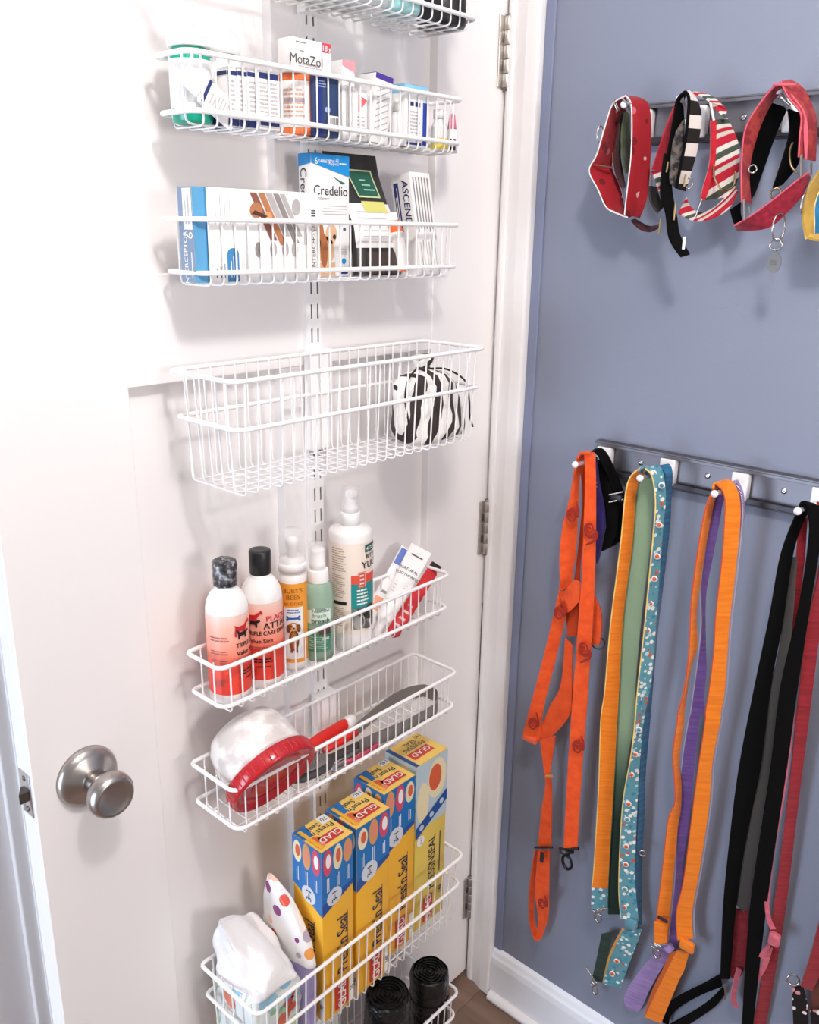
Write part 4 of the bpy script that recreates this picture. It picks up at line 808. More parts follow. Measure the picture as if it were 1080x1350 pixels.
def wrapbox(label, y0, y1, x0, x1, zt_, qty, seed, first):
    g = carton('food_wrap_box', label, 'box', x0, x1, y0, y1, zf, zt_, YEL, 'food wrap boxes'); w_, h_, dd = g['w'], g['h'], g['d']; F, Lf, T = g['F'], g['L'], g['T']; d = MB()
    # blue upper part, dipping to a point at the near vertical edge
    d.poly(F, [(0, h_ * .635), (w_, h_ * .72), (w_, h_), (0, h_)], 1); d.poly(Lf, [(0, h_ * .735), (dd, h_ * .635), (dd, h_), (0, h_)], 1)
    d.poly(F, [(0, h_ * .635), (w_, h_ * .72), (w_, h_ * .745), (0, h_ * .70)], 12, .0006)
    for M_, ww, sd in ((F, w_, seed), (Lf, dd, seed + 1)):
        foods(d, M_, ww * .02, ww * .98, h_ * .925, h_ * .068, sd)
        cx = ww * (.38 if M_ is F else .55); d.ell(M_, cx, h_ * .715, ww * .24, ww * .24, 5, .0008, 28); d.text(M_, '3', cx, h_ * .694, .0155, 2, rot=math.pi / 2, bold=.02, off=.0012); d.text(M_, '-in-', cx, h_ * .716, .0065, 2, rot=math.pi / 2, bold=.01, off=.0012); d.text(M_, '1', cx, h_ * .738, .0155, 2, rot=math.pi / 2, bold=.02, off=.0012)
        c = ww * (.62 if M_ is F else .55); d.text(M_, "Press'n Seal", c, h_ * .40, .030, 2, rot=math.pi / 2, bold=.016, sx=.74, off=.0009)
        d.rect(M_, c + .0105, h_ * .30, c + .0115, h_ * .58, 2, .0008)
        d.rect(M_, c - .016, h_ * .02, c + .012, h_ * .195, 3, .0006); d.text(M_, 'GLAD', c - .002, h_ * .107, .023, 4, rot=math.pi / 2, bold=.02, off=.0011, sx=.9)
        d.rect(M_, ww * .88, h_ * .01, ww * .99, h_ * .17, 4, .0007); d.text(M_, qty, ww * .935, h_ * .09, .0095, 2, rot=math.pi / 2, bold=.01, off=.0011)
    # lid
    d.rect(T, 0, 0, w_, dd, 10, .0005); d.poly(T, [(w_ * .62, 0), (w_, 0), (w_, dd * .42), (w_ * .72, dd * .42)], 1, .0008); d.ell(T, w_ * .80, dd * .58, w_ * .14, dd * .12, 11, .001); d.ell(T, w_ * .84, dd * .80, w_ * .12, dd * .1, 6, .0011)
    d.text(T, "Press'n", w_ * .42, dd * .42, .0145, 2, bold=.012, off=.0012); d.text(T, 'Seal', w_ * .52, dd * .22, .0135, 2, bold=.012, off=.0012)
    d.rect(T, w_ * .14, dd * .58, w_ * .74, dd * .86, 3, .001); d.text(T, 'GLAD', w_ * .44, dd * .72, .0155, 4, bold=.02, off=.0014)
    d.rect(T, w_ * .02, dd * .02, w_ * .30, dd * .20 if qty == '140' else dd * .3, 4, .0013); d.text(T, qty, w_ * .16, dd * (.105 if qty == '140' else .16), .0110, 2, off=.0016)
    d.build('printed_label', PAL, g['t'])
    fl = MB(); fl.box(ORG[g['t'].name] + Vector((-dd / 2 + .006, -w_ / 2 + .004, h_ + .0018)), ORG[g['t'].name] + Vector((dd / 2 - .004, -w_ / 2 + .010, h_ + .0024)))
    fl.build('flap_edge', YEL, g['t'])
wrapbox('yellow and blue wrap box marked 70 beside the wipes', -.478, -.4165, .076, .138, .700, '70', 0, True)
wrapbox('yellow and blue 140 wrap box right behind the one marked 70', -.410, -.340, .074, .139, .702, '140', 1, False)
wrapbox('yellow and blue 140 wrap box next to the paler yellow box', -.333, -.262, .056, .121, .712, '140', 2, False)
# the paler, older design
x0, x1, y0, y1 = .048, .116, -.2535, -.176; g = carton('food_wrap_box', 'pale yellow wrap box with cantaloupe bowls picture at the row end', 'box', x0, x1, y0, y1, zf, .7185, PR('#e2c75c', .45), 'food wrap boxes'); w_, h_, dd = g['w'], g['h'], g['d']; F, Lf, T = g['F'], g['L'], g['T']; d = MB()
for M_, ww in ((F, w_), (Lf, dd)):
    d.rect(M_, 0, h_ * .62, ww, h_, 5, .0005); d.ell(M_, ww * .66, h_ * .87, ww * .30, h_ * .115, 7, .0008, 28); d.ell(M_, ww * .60, h_ * .88, ww * .20, h_ * .075, 11, .0011, 24); d.ell(M_, ww * .22, h_ * .77, ww * .19, h_ * .12, 7, .0009, 24)
    d.poly(M_, [(0, h_ * .575), (ww, h_ * .705), (ww, h_ * .77), (0, h_ * .64)], 12, .0014)
    for k in range(3): d.ell(M_, ww * (.18 + .32 * k), h_ * (.632 + .041 * k), ww * .07, ww * .07, 5, .0017, 16)
    d.ell(M_, ww * .16, h_ * .555, ww * .12, ww * .13, 4, .0016); d.text(M_, '3-in-1', ww * .16, h_ * .555, .0062, 2, rot=math.pi / 2, off=.002)
    d.text(M_, 'PRESSNSEAL', ww * .55, h_ * .37, .0235, 2, rot=math.pi / 2, bold=.015, sx=.85); d.lines(M_, ww * .79, h_ * .28, ww * .85, h_ * .62, 1, 2, vert=True, fill=.5); d.rect(M_, ww * .30, h_ * .02, ww * .62, h_ * .17, 3, .0007); d.text(M_, 'GLAD', ww * .46, h_ * .095, .021, 4, rot=math.pi / 2, bold=.02, off=.0012); d.text(M_, '140', ww * .86, h_ * .16, .011, 2, rot=math.pi / 2, bold=.02)
d.rect(T, 0, 0, w_, dd, 10, .0005); d.rect(T, w_ * .9, 0, w_, dd, 12, .0007); d.text(T, 'PRESSN', w_ * .45, dd * .36, .0145, 2, bold=.01); d.text(T, 'SEAL', w_ * .45, dd * .19, .0130, 2, bold=.01); d.rect(T, w_ * .2, dd * .5, w_ * .82, dd * .78, 3, .0008); d.text(T, 'GLAD', w_ * .5, dd * .64, .0155, 4, bold=.02, off=.0012); d.rect(T, w_ * .1, dd * .43, w_ * .75, dd * .445, 7, .0008); d.text(T, '140', w_ * .12, dd * .12, .0105, 2, bold=.01)
d.build('printed_label', PAL[:5] + [PR('#b9cdd6', .45)] + PAL[6:], g['t'])

# soft packs: bodies that follow a box at the foot and crumple upward
def softpack(name, label, cat, rings, m, seed, amp=.003, sub=3, n=36, extra=None, split=None):
    rnd = random.Random(seed); ph = [rnd.uniform(0, 6.28) for _ in range(8)]; out = []
    def ring(cx, cy, z, rx, ry, p, rot):
        r_ = []
        for i in range(n):
            q = 2 * math.pi * i / n; c, s = math.cos(q), math.sin(q); e = 2 / p
            x = rx * math.copysign(abs(c) ** e, c); y = ry * math.copysign(abs(s) ** e, s); r_.append((x, y, q))
        return r_
    for k in range(len(rings) - 1):
        A, B_ = rings[k], rings[k + 1]
        for j in range(sub):
            f = j / sub; R_ = [a * (1 - f) + b * f for a, b in zip(A, B_)]; out.append(R_)
    out.append(rings[-1]); RR = []
    z0 = out[0][2]; z1 = out[-1][2]
    for R_ in out:
        cx, cy, z, rx, ry, p, rot, sx_, tilt = R_; h = (z - z0) / (z1 - z0); row = []
        for x, y, q in ring(*R_[:7]):
            a = amp * min(1, h * 3) * (1 if h < .98 else .6)
            dd_ = a * (math.sin(3 * q + h * 9 + ph[0]) + .7 * math.sin(5 * q - h * 14 + ph[1]) + .5 * math.sin(9 * q + h * 23 + ph[2]))
            k_ = 1 + dd_ / max(rx, ry, .02); X, Y_ = x * k_, y * k_
            c, s = math.cos(rot), math.sin(rot); row.append(Vector((cx + X * c - Y_ * s, cy + X * s + Y_ * c, z + tilt * (Y_ * sx_ + X * (1 - abs(sx_))) + (a * math.sin(4 * q + ph[3]) if h > .3 else 0))))
        RR.append(row)
    return RR
WB = mat('#f3f0ef', .3, kind='plasticbag', scale=30, strength=1.0)
p0 = DP(318, 1330, .115)
rg = [(.080, -.5555, zf, .050, .0405, 6, 0, 1, 0), (.080, -.5555, zf + .02, .052, .0415, 6, 0, 1, 0), (.080, -.5555, zf + .10, .052, .0415, 5, 0, 1, 0), (.080, -.5555, zf + .125, .051, .041, 4, 0, 1, 0), (.074, -.557, zf + .147, .047, .040, 3, .1, 1, -.15), (.062, -.559, zf + .168, .032, .040, 2.4, .15, 1, -.35), (.050, -.561, zf + .186, .014, .038, 2, .2, 1, -.55), (.046, -.562, zf + .196, .003, .034, 2, .2, 1, -.6)]
RR = softpack('', '', '', rg, WB, 4, .0042)
t = thing('wipes_pack', 'crumpled white plastic topped wipes pack at the basket end', 'pack', (.08, -.5555, zf))
PRT = pmat('wipes_print', src_cell(30, .5), [(0, '#e3e8e4'), (.12, '#9cc9e0'), (.3, '#e8d9a8'), (.45, '#b9d3a4'), (.62, '#e07a5f'), (.8, '#bcd9d4')], .35, True)
cut = next(i for i, r_ in enumerate(RR) if r_[0].z > zf + .118)
MB().loft(RR[:cut + 1]).build('printed_wrapper', PRT, t, label='printed wrapper with flowers'); MB().loft(RR[cut:]).build('crumpled_top', WB, t)
cr = flat((.1325, -.598, zf), (0, 1, 0), (0, 0, 1)); d = MB()
for s_, t_, a_, m_ in ((.058, .098, .009, 0), (.05, .08, .008, 1), (.038, .103, .007, 2), (.062, .075, .009, 3), (.03, .09, .006, 1)): d.ell(cr, s_, t_, a_, a_ * .8, m_, .0012)
d.ell(cr, .068, .102, .003, .014, 3, .0016, rot=-.4); d.ell(cr, .058, .088, .010, .005, 3, .0016, rot=.4)
d.build('flower_print', [PR('#7fb6dc'), PR('#9fc79a'), PR('#e8dca0'), PR('#c2503f')], t)
CONF = pmat('confetti_print', src_cell(46, .42), [(0, '#f3efec'), (.22, '#e0503f'), (.34, '#f3efec'), (.40, '#f0a050'), (.55, '#f3efec'), (.62, '#8a2f7d'), (.72, '#b8aec4'), (.86, '#f0c3ae')], .3, True, 60, .5)
LAV = mat('#a79bc6', .3, kind='plasticbag', scale=30, strength=.4)
rg = [(.090, -.483, zf, .036, .0040, 3, 0, 1, 0), (.088, -.4835, zf + .10, .036, .0042, 3, 0, 1, 0)]
a0 = DP(345, 1290, .05)
rg = [(.050, -.505, zf + .001, .024, .0215, 2, 0, 1, 0)]
# pack stands behind the white one, against the back wires, and leans towards the boxes
yb0 = -.452
rg = [(.082, -.4965, zf + .001, .052, .0140, 4, 0, 1, 0), (.082, -.4965, zf + .06, .053, .0145, 4, 0, 1, 0), (.082, -.4965, zf + .120, .054, .0145, 3, 0, 1, 0), (.080, -.4965, zf + .150, .051, .0145, 2.6, 0, 1, 0), (.074, -.497, zf + .178, .041, .0135, 2.2, 0, 0, .1), (.064, -.499, zf + .205, .026, .011, 2, 0, 0, .3), (.055, -.501, zf + .226, .011, .006, 2, 0, 0, .4), (.051, -.502, zf + .236, .004, .002, 2, 0, 0, .4)]
RR = softpack('', '', '', rg, CONF, 9, .0016)
t = thing('wipes_pack', 'spotted wipes pack with lavender foot squeezed against the wrap boxes', 'pack', (.082, -.4965, zf))
cut = next(i for i, r_ in enumerate(RR) if r_[0].z > zf + .105)
MB().loft(RR[:cut + 1]).build('lavender_foot', LAV, t); MB().loft(RR[cut:]).build('spotted_wrapper', CONF, t)

# ================================================================ black bag rolls in the lowest basket
B = BK['b7']; zf = B['zf']
BAG = mat('#141314', .22, kind='plasticbag', scale=70, strength=.9)
def roll(label, u, v, r, h, seed, x=None):
    x = x or .092; P = DP(u, v, x); o = Vector((x, P.y, zf)); t = thing('bag_roll', label, 'roll', o, 'bag rolls in the lowest basket'); rnd = random.Random(seed); rg = []
    n = 48
    def rr(rad, z, a): return [o + Vector(((rad + a * (math.sin(5 * q + seed + z * 90) + .6 * math.sin(11 * q + z * 60))) * math.cos(q), (rad + a * (math.sin(5 * q + seed + z * 90) + .6 * math.sin(11 * q + z * 60))) * math.sin(q), z + a * .8 * math.sin(3 * q + seed))) for q in [2 * math.pi * i / n for i in range(n)]]
    for z, k in ((0, .94), (.004, 1), (h * .3, 1), (h * .5, .985), (h * .7, 1), (h - .006, .99), (h - .001, .95)): rg.append(rr(r * k, z, .0007))
    MB().loft(rg).build('roll_body', BAG, t)
    sp = []
    for i in range(150):
        q = i * .22; ra = r * .93 * (1 - i / 165); sp.append(o + Vector((ra * math.cos(q), ra * math.sin(q), h - .002 + .0016 * math.sin(i * .9) + .0012 * math.sin(q * 3))))
    sm = MB().strip(sp, [p_ + Vector((0, 0, .0045)) for p_ in sp], th=.0006); sm.build('rolled_end', BAG, t)
    MB().lathe([(r * .13, h - .012), (r * .2, h - .003), (r * .93, h - .001), (r * .95, h - .0035)], o, 40, caps=False).build('roll_top', BAG, t)
    bd = MB().lathe([(r + .0012, h * .60), (r + .0016, h * .60 + .006), (r + .0012, h * .60 + .012)], o, 48, caps=False); bd.build('wrap_band', BAG, t)
    return t
P = DP(566, 1300, .092)
roll('black plastic bag roll standing at the end of the lowest basket', 566, 1300, .036, .150, 1, .1)
roll('black bag roll, half hidden under the wrap boxes, next to the end roll', 511, 1335, .040, .176, 2, .096)
roll('black bag roll almost wholly hidden under the wrap box marked 70', 436, 1390, .038, .165, 3, .096)
# ================================================================ metal hook rails on the blue wall
ALU = mat('#838187', .48, 1, 'brushed', scale=2); ALU_SHADE = mat('#48464b', .45, .9, 'brushed', scale=2)
HX = [.235, .343, .454, .564, .675]
def hook_rail(label, zt_, zb_, x0, x1, pegs):
    t = thing('hook_rail', label, 'rail', ((x0 + x1) / 2, YW - .01, zb_))
    MB().box((x0, YW - .003, zb_), (x1, YW - .0002, zt_), bev=.0006, seg=1).build('back_plate', ALU, t)
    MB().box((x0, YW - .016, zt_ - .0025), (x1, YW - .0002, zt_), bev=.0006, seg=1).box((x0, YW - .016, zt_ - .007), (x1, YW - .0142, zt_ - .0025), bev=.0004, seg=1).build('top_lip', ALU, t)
    MB().box((x0, YW - .013, zb_), (x1, YW - .0002, zb_ + .0025), bev=.0006, seg=1).box((x0, YW - .013, zb_ + .0025), (x1, YW - .0112, zb_ + .010), bev=.0004, seg=1).build('bottom_lip', ALU_SHADE, t)  # darker copy of the rail metal, shadow gap put into the lip's colour
    zc = (zt_ + zb_) / 2
    for i, (x, pl, pz) in enumerate(pegs):
        MB().box((x - .012, YW - .0185, zb_ + .006), (x + .012, YW - .0032, zt_ - .008), bev=.002).build('hook_base', mat('#f4f4f6', .35), t)
        pg = MB().tube([(x, YW - .018, zc), (x, YW - .6 * pl, zc + pz * .4), (x, YW - pl + .002, zc + pz)], .0034, 12).build('peg', mat('#d9d9dd', .25, .6), t)
        MB().lathe([(0, -.004), (.0042, -.003), (.0052, 0), (.0042, .003), (0, .004)], (x, YW - pl, zc + pz), 16, M=Matrix.Rotation(math.pi / 2, 4, 'X')).build('peg_tip', mat('#f6f6f8', .3), pg)
        if i < 4:
            sx_ = x + .058; MB().lathe([(0, 0), (.0045, 0), (.004, .0012), (.0015, .0016), (0, .001)], (sx_, YW - .003, zc + .002), 16, M=Matrix.Rotation(math.pi / 2, 4, 'X')).build('screw', STEEL, t)
    return t
zt_l = WP(785, 580, .014).z; zb_l = WP(805, 628, .012).z
zt_u = WP(859, 136, .014).z; zb_u = zt_u - (zt_l - zb_l)
hook_rail('lower metal hook rail with white pegs holding the leashes', zt_l, zb_l, WP(785, 580, .014).x, 1.1, [(x, .1, .006) for x in HX])
hook_rail('upper metal hook rail holding the dog collars', zt_u, zb_u, .20, 1.1, [(WP(u, v, .06).x, .072, WP(u, v, .06).z - (zt_u + zb_u) / 2) for u, v in ((829, 139), (902, 132), (1032, 120), (1130, 120))])

# ---------------------------------------------------------------- strap tools: edges traced in pixels, depth in metres off the wall
def ed(pts, d, z=None, n=5):
    """pixel edge -> smoothed 3D polyline; d a number or one per point; z=(ox,oy,scale) for enlarged coordinates"""
    out = []
    for i, (u, v) in enumerate(pts):
        dd_ = d[i] if isinstance(d, (list, tuple)) else (d(v if z is None else z[1] + v / z[2]) if callable(d) else d)
        if z: u, v = z[0] + u / z[2], z[1] + v / z[2]
        out.append(WP(u, v, dd_))
    return smooth(out, n)
def strapmesh(A, B, th=.0022, mi=0, mib=None, mb=None):
    return (mb or MB()).strip(A, B, mi, th, mib, nrm=Vector((0, -1, 0)))
def piping(A, m, t, r=.0011, nm='edge_piping'): return MB().tube(A, r, 6).build(nm, m, t)
def ring3(c, r, w, m, t, nm='metal_ring', axis=(0, 1, 0), squash=1.0, part=None):
    ax = Vector(axis).normalized(); u_ = ax.orthogonal().normalized() if abs(ax.z) > .9 else Vector((0, 0, 1)); u_ = (u_ - ax * u_.dot(ax)).normalized(); v_ = ax.cross(u_)
    pts = [Vector(c) + u_ * (r * math.cos(q)) + v_ * (r * squash * math.sin(q)) for q in [2 * math.pi * i / 28 for i in range(28)]]
    return MB().tube(pts, w, 8, True).build(nm, m, t)
def bar(a, b_, w, m, t, nm='slide_bar'): return MB().tube([a, b_], w, 8).build(nm, m, t)
def snap(p, s, m, t, tilt=0, nm='snap_hook'):
    """trigger snap hook hanging from p, s its length"""
    M = Matrix.Rotation(tilt, 3, 'Y'); q = lambda x, z, y=0: p + M @ Vector((x * s, y * s, z * s)); h = MB()
    h.tube(smooth([q(-.20, 0), q(-.20, -.08), q(-.05, -.12), q(.05, -.12), q(.20, -.08), q(.20, 0)], 4), .05 * s, 8); h.tube([q(-.22, 0), q(.22, 0)], .045 * s, 8)
    h.lathe([(.07 * s, -.10 * s), (.10 * s, -.16 * s), (.08 * s, -.26 * s), (.06 * s, -.3 * s)], p, 14, M=M.to_4x4())
    h.tube(smooth([q(0, -.28), q(-.17, -.42), q(-.21, -.62), q(-.14, -.82), q(.02, -.92), q(.17, -.80), q(.21, -.62)], 5), [.06 * s] * 26 + [.05 * s] * 5, 8); h.tube(smooth([q(.0, -.30), q(.12, -.40), q(.20, -.60)], 4), .045 * s, 8); h.tube([q(.05, -.40), q(-.30, -.34)], .03 * s, 6); h.lathe([(0, -.05 * s), (.05 * s, -.04 * s), (.05 * s, .04 * s), (0, .05 * s)], q(-.32, -.34), 10)
    return h.build(nm, m, t)

# ================================================================ collars on the upper rail
SILV = mat('#c6c3be', .22, 1); BRASS = mat('#b09a72', .3, 1); DKM = mat('#5b5a5d', .28, 1)
REDC = pmat('red_print_cloth', src_cell(75, .40), [(0, '#9e1822'), (.46, '#c0606a'), (.58, '#6f1019'), (.72, '#9e1822'), (.86, '#d0a09c')], .75, True, 600, .4, .3)
REDI = mat('#a81f2b', .8, kind='fabric', h2='#7d1822'); MARO = mat('#4a1a1e', .8, kind='fabric'); WPIP = mat('#efe2de', .6, kind='fabric'); GRN = mat('#47513c', .8, kind='fabric', h2='#5d6848')
Z1 = (770, 110, 6.43)
c0 = WP(830, 300, .05)
t = thing('dog_collar', 'red flower print martingale collar with white piping', 'collar', (c0.x, YW - .05, c0.z), 'collars on the upper rail')
A = ed([(355, 105), (400, 175), (408, 400), (398, 640), (375, 850), (352, 1040), (345, 1112)], .075, Z1); B_ = ed([(440, 115), (545, 180), (568, 420), (560, 650), (548, 860), (525, 1000), (470, 1140)], .045, Z1)
strapmesh(A, B_).build('outer_strap', REDC, t); piping(A, WPIP, t)
A = ed([(355, 105), (245, 175), (180, 360), (110, 600), (45, 740), (120, 900), (190, 1050), (300, 1110), (370, 1135)], .072, Z1); B_ = ed([(380, 200), (330, 255), (290, 400), (250, 600), (235, 720), (290, 850), (325, 960), (348, 1060), (440, 1110)], .034, Z1)
strapmesh(A, B_).build('inner_strap', REDC, t); piping(A, WPIP, t)
A = ed([(310, 240), (285, 400), (255, 600), (270, 760), (330, 900)], .050, Z1); B_ = ed([(350, 230), (320, 400), (305, 600), (330, 760), (350, 880)], .030, Z1); strapmesh(A, B_).build('martingale_loop', MARO, t)
A = ed([(345, 240), (318, 420), (325, 620), (350, 760)], .048, Z1); B_ = ed([(385, 250), (385, 420), (388, 620), (372, 760)], .022, Z1); strapmesh(A, B_).build('lining', GRN, t)
A = ed([(400, 1160), (470, 1230), (560, 1255), (640, 1215)], .045, Z1); B_ = ed([(430, 1150), (500, 1190), (570, 1215), (640, 1195)], .025, Z1); strapmesh(A, B_).build('loop_end', MARO, t)
q = lambda x, y, d=.076: WP(Z1[0] + x / Z1[2], Z1[1] + y / Z1[2], d)
MB().tube([q(250, 150), q(285, 235), q(300, 225, .07), q(262, 140, .07)], .0011, 8, True).build('slide_buckle', SILV, t); MB().tube(smooth([q(330, 125), q(350, 150), q(400, 175)]), .0012, 8).build('slide_bar', SILV, t)
ring3(q(135, 430, .072), .0105, .0011, SILV, t, 'd_ring', (1, -.3, 0), .5); bar(q(245, 590, .05), q(248, 690, .05), .001, BRASS, t, 'rectangle_ring'); bar(q(85, 690, .07), q(240, 715, .05), .0012, mat('#6b4a44', .5), t, 'stitched_seam'); bar(q(335, 880, .05), q(325, 970, .05), .001, SILV, t, 'rectangle_ring'); bar(q(562, 690, .055), q(572, 860, .055), .0011, SILV, t, 'rectangle_ring')
# checked black and white collar on the second hook
CHK = pmat('checked_cloth', src_wave(9.5, (0, math.pi / 2, 0), 0, 0, 1, 'SAW'), [(0, '#221e1e'), (.52, '#d8cfc9')], .75, True, 500, .3)
BLKC = mat('#080707', .9); BLKC.node_tree.nodes['Principled BSDF'].inputs['Specular IOR Level'].default_value = .12; STRP = pmat('striped_cloth', src_wave(9, (0, -.85, 0), .4, 1, 1, 'SAW'), [(0, '#c2283a'), (.26, '#efe6dc'), (.42, '#4f5a4c'), (.60, '#efe6dc'), (.74, '#c2283a'), (.86, '#d8d0c4')], .75, True, 500, .3); REDV = mat('#c92334', .7, kind='velvet', h2='#b01c2c')
Z2 = (850, 110, 5.63); q = lambda x, y, d=.07: WP(Z2[0] + x / Z2[2], Z2[1] + y / Z2[2], d)
c0 = WP(900, 330, .06); t = thing('dog_collar', 'black and white checked collar with a black buckled tail', 'collar', (c0.x, YW - .07, c0.z), 'collars on the upper rail')
A = ed([(300, 60), (328, 110), (322, 250), (298, 450), (262, 640), (235, 780)], .088, Z2); B_ = ed([(330, 55), (385, 120), (420, 250), (392, 470), (355, 620), (300, 800)], .068, Z2); strapmesh(A, B_).build('outer_strap', CHK, t); piping(A, BLKC, t, .0022)
A = ed([(300, 55), (240, 120), (215, 260), (190, 400), (160, 560)], .086, Z2); B_ = ed([(310, 70), (285, 160), (290, 280), (285, 420), (240, 700)], .060, Z2); strapmesh(A, B_).build('inner_strap', BLKC, t)
A = ed([(150, 520), (120, 800), (160, 960), (185, 1150), (270, 1290)], [.088, .09, .09, .088, .082], Z2); B_ = ed([(190, 640), (200, 800), (235, 1000), (260, 1130), (335, 1270)], .074, Z2); strapmesh(A, B_, .004).build('hanging_tail', BLKC, t)
A = ed([(35, 760), (45, 880), (100, 960)], .083, Z2); B_ = ed([(80, 770), (110, 860), (140, 920)], .07, Z2); strapmesh(A, B_, .004).build('side_release_buckle', mat('#23201f', .4), t)
for x, y, a in ((175, 620, 80), (305, 720, 90), (230, 950, 130), (120, 1060, 110)): bar(q(x, y - a / 2, .085), q(x - 14, y + a / 2, .085), .0014, BRASS, t, 'brass_ring')
MB().box(q(292, 1185, .0885) + Vector((-.002, -.0006, -.008)), q(292, 1185, .0885) + Vector((.002, .0006, .008)), bev=.0006).build('white_tag', WHT, t); ring3(q(330, 740, .07), .007, .001, SILV, t, 'd_ring', (.6, -1, 0), .6)
strapmesh(ed([(205, 380), (195, 500), (190, 620), (200, 740)], .080, Z2), ed([(290, 270), (275, 450), (262, 600), (240, 770)], .066, Z2), .005).build('rolled_fabric', pmat('grey_mottled_cloth', src_noise(120, 4), [(.4, '#3a3636'), (.52, '#6f6a6a'), (.6, '#8a7a6a')], .8, False, 400, .5), t)
# striped red collar behind it
c0 = WP(925, 295, .05); t = thing('dog_collar', 'candy striped red and white collar with red velvet lining', 'collar', (c0.x, YW - .045, c0.z), 'collars on the upper rail')
A = ed([(225, 160), (170, 300), (110, 470), (55, 640)], .060, Z2); B_ = ed([(260, 190), (225, 320), (180, 480), (135, 655)], .042, Z2); strapmesh(A, B_).build('lining', REDV, t)
A = ed([(55, 650), (80, 720), (110, 800)], .056, Z2); B_ = ed([(130, 660), (140, 720), (150, 760)], .042, Z2); strapmesh(A, B_).build('side_strap', STRP, t)
A = ed([(340, 70), (430, 95), (495, 145)], .060, Z2); B_ = ed([(380, 65), (500, 100), (600, 190)], .040, Z2); strapmesh(A, B_).build('top_strap', STRP, t)
A = ed([(495, 150), (545, 200), (600, 255)], .056, Z2); B_ = ed([(530, 130), (575, 165), (608, 200)], .034, Z2); strapmesh(A, B_).build('fold', STRP, t)
A = ed([(485, 285), (490, 420), (478, 600), (430, 780), (415, 850)], .062, Z2); B_ = ed([(530, 270), (528, 420), (520, 600), (475, 790), (440, 870)], .058, Z2); strapmesh(A, B_, .006).build('lining', REDV, t)
A = ed([(530, 270), (528, 420), (520, 600), (475, 790), (440, 865)], .058, Z2); B_ = ed([(610, 260), (690, 440), (700, 620), (680, 740), (620, 840)], .030, Z2); strapmesh(A, B_, .003).build('outer_strap', STRP, t)
A = ed([(250, 960), (320, 1000), (400, 1020), (500, 1000), (620, 930), (690, 800)], .056, Z2); B_ = ed([(310, 850), (350, 930), (430, 960), (520, 920), (600, 850), (670, 760)], .034, Z2); strapmesh(A, B_).build('martingale_loop', STRP, t)
MB().tube(smooth([q(515, 600, .066), q(520, 700, .066), q(580, 795, .062), (q(660, 760, .05)), q(675, 650, .046)]), .0013, 8).build('d_ring', BRASS, t)
bar(q(488, 140, .062), q(515, 275, .062), .0016, WPIP, t, 'rectangle_ring'); bar(q(428, 855, .062), q(378, 990, .06), .0013, SILV, t, 'rectangle_ring'); bar(q(45, 600, .06), q(50, 755, .06), .0012, SILV, t, 'rectangle_ring')
# pink-red collar with tag
Z3 = (950, 90, 4.82); q = lambda x, y, d=.07: WP(Z3[0] + x / Z3[2], Z3[1] + y / Z3[2], d)
PKR = mat('#a8283c', .7, kind='velvet', h2='#82192b'); PKO = pmat('red_bloom_cloth', src_noise(60, 3), [(.4, '#861a2a'), (.52, '#aa3c34'), (.62, '#952638')], .7, False, 500, .4, .3); PKP = mat('#cf5a6a', .6, kind='fabric')
c0 = WP(1020, 310, .06); t = thing('dog_collar', 'rose red collar with black lining and silver name tag', 'collar', (c0.x, YW - .06, c0.z), 'collars on the upper rail')
A = ed([(385, 90), (300, 160), (165, 370), (135, 600), (135, 850)], .085, Z3); B_ = ed([(410, 130), (325, 215), (240, 400), (180, 640), (192, 860)], .066, Z3); strapmesh(A, B_, .003).build('outer_strap', PKO, t); piping(A, PKP, t); piping(B_, PKP, t)
A = ed([(385, 85), (430, 180), (512, 290), (505, 430), (497, 565)], .088, Z3); B_ = ed([(440, 75), (530, 140), (600, 300), (607, 430), (600, 590)], .058, Z3); strapmesh(A, B_, .003).build('outer_strap', PKO, t); piping(A, PKP, t)
A = ed([(445, 170), (520, 290), (530, 430), (535, 575)], .084, Z3); B_ = ed([(455, 170), (540, 290), (555, 430), (550, 578)], .083, Z3); strapmesh(A, B_, .003).build('centre_stitching', PKP, t)
A = ed([(88, 1000), (200, 935), (350, 825), (480, 720), (560, 662)], .086, Z3); B_ = ed([(105, 1030), (300, 1012), (430, 905), (520, 800), (572, 690)], .070, Z3); strapmesh(A, B_, .003).build('martingale_loop', PKR, t); piping(A, PKP, t); piping(B_, PKP, t)
A = ed([(315, 215), (245, 400), (185, 600), (195, 830)], .064, Z3); B_ = ed([(425, 250), (350, 420), (290, 590), (215, 800)], .030, Z3); strapmesh(A, B_).build('lining', BLKC, t)
A = ed([(430, 260), (440, 400), (400, 560), (335, 760)], .064, Z3); B_ = ed([(520, 290), (500, 420), (495, 600), (390, 740)], .036, Z3); strapmesh(A, B_).build('lining', BLKC, t)
A = ed([(60, 900), (75, 960), (95, 1010)], .05, Z3); B_ = ed([(130, 850), (130, 920), (140, 960)], .045, Z3); strapmesh(A, B_).build('back_strap', BLKC, t)
bar(q(335, 105, .09), q(480, 105, .085), .0016, PKP, t, 'slide_bar'); bar(q(385, 185, .08), q(445, 235, .078), .0013, SILV, t, 'slide_bar'); bar(q(515, 550, .09), q(512, 690, .09), .0016, SILV, t, 'rectangle_ring'); bar(q(150, 835, .09), q(153, 965, .09), .0016, SILV, t, 'rectangle_ring'); bar(q(185, 880, .075), q(190, 920, .075), .0013, SILV, t, 'rectangle_ring'); bar(q(578, 600, .06), q(578, 680, .06), .0013, SILV, t, 'rectangle_ring')
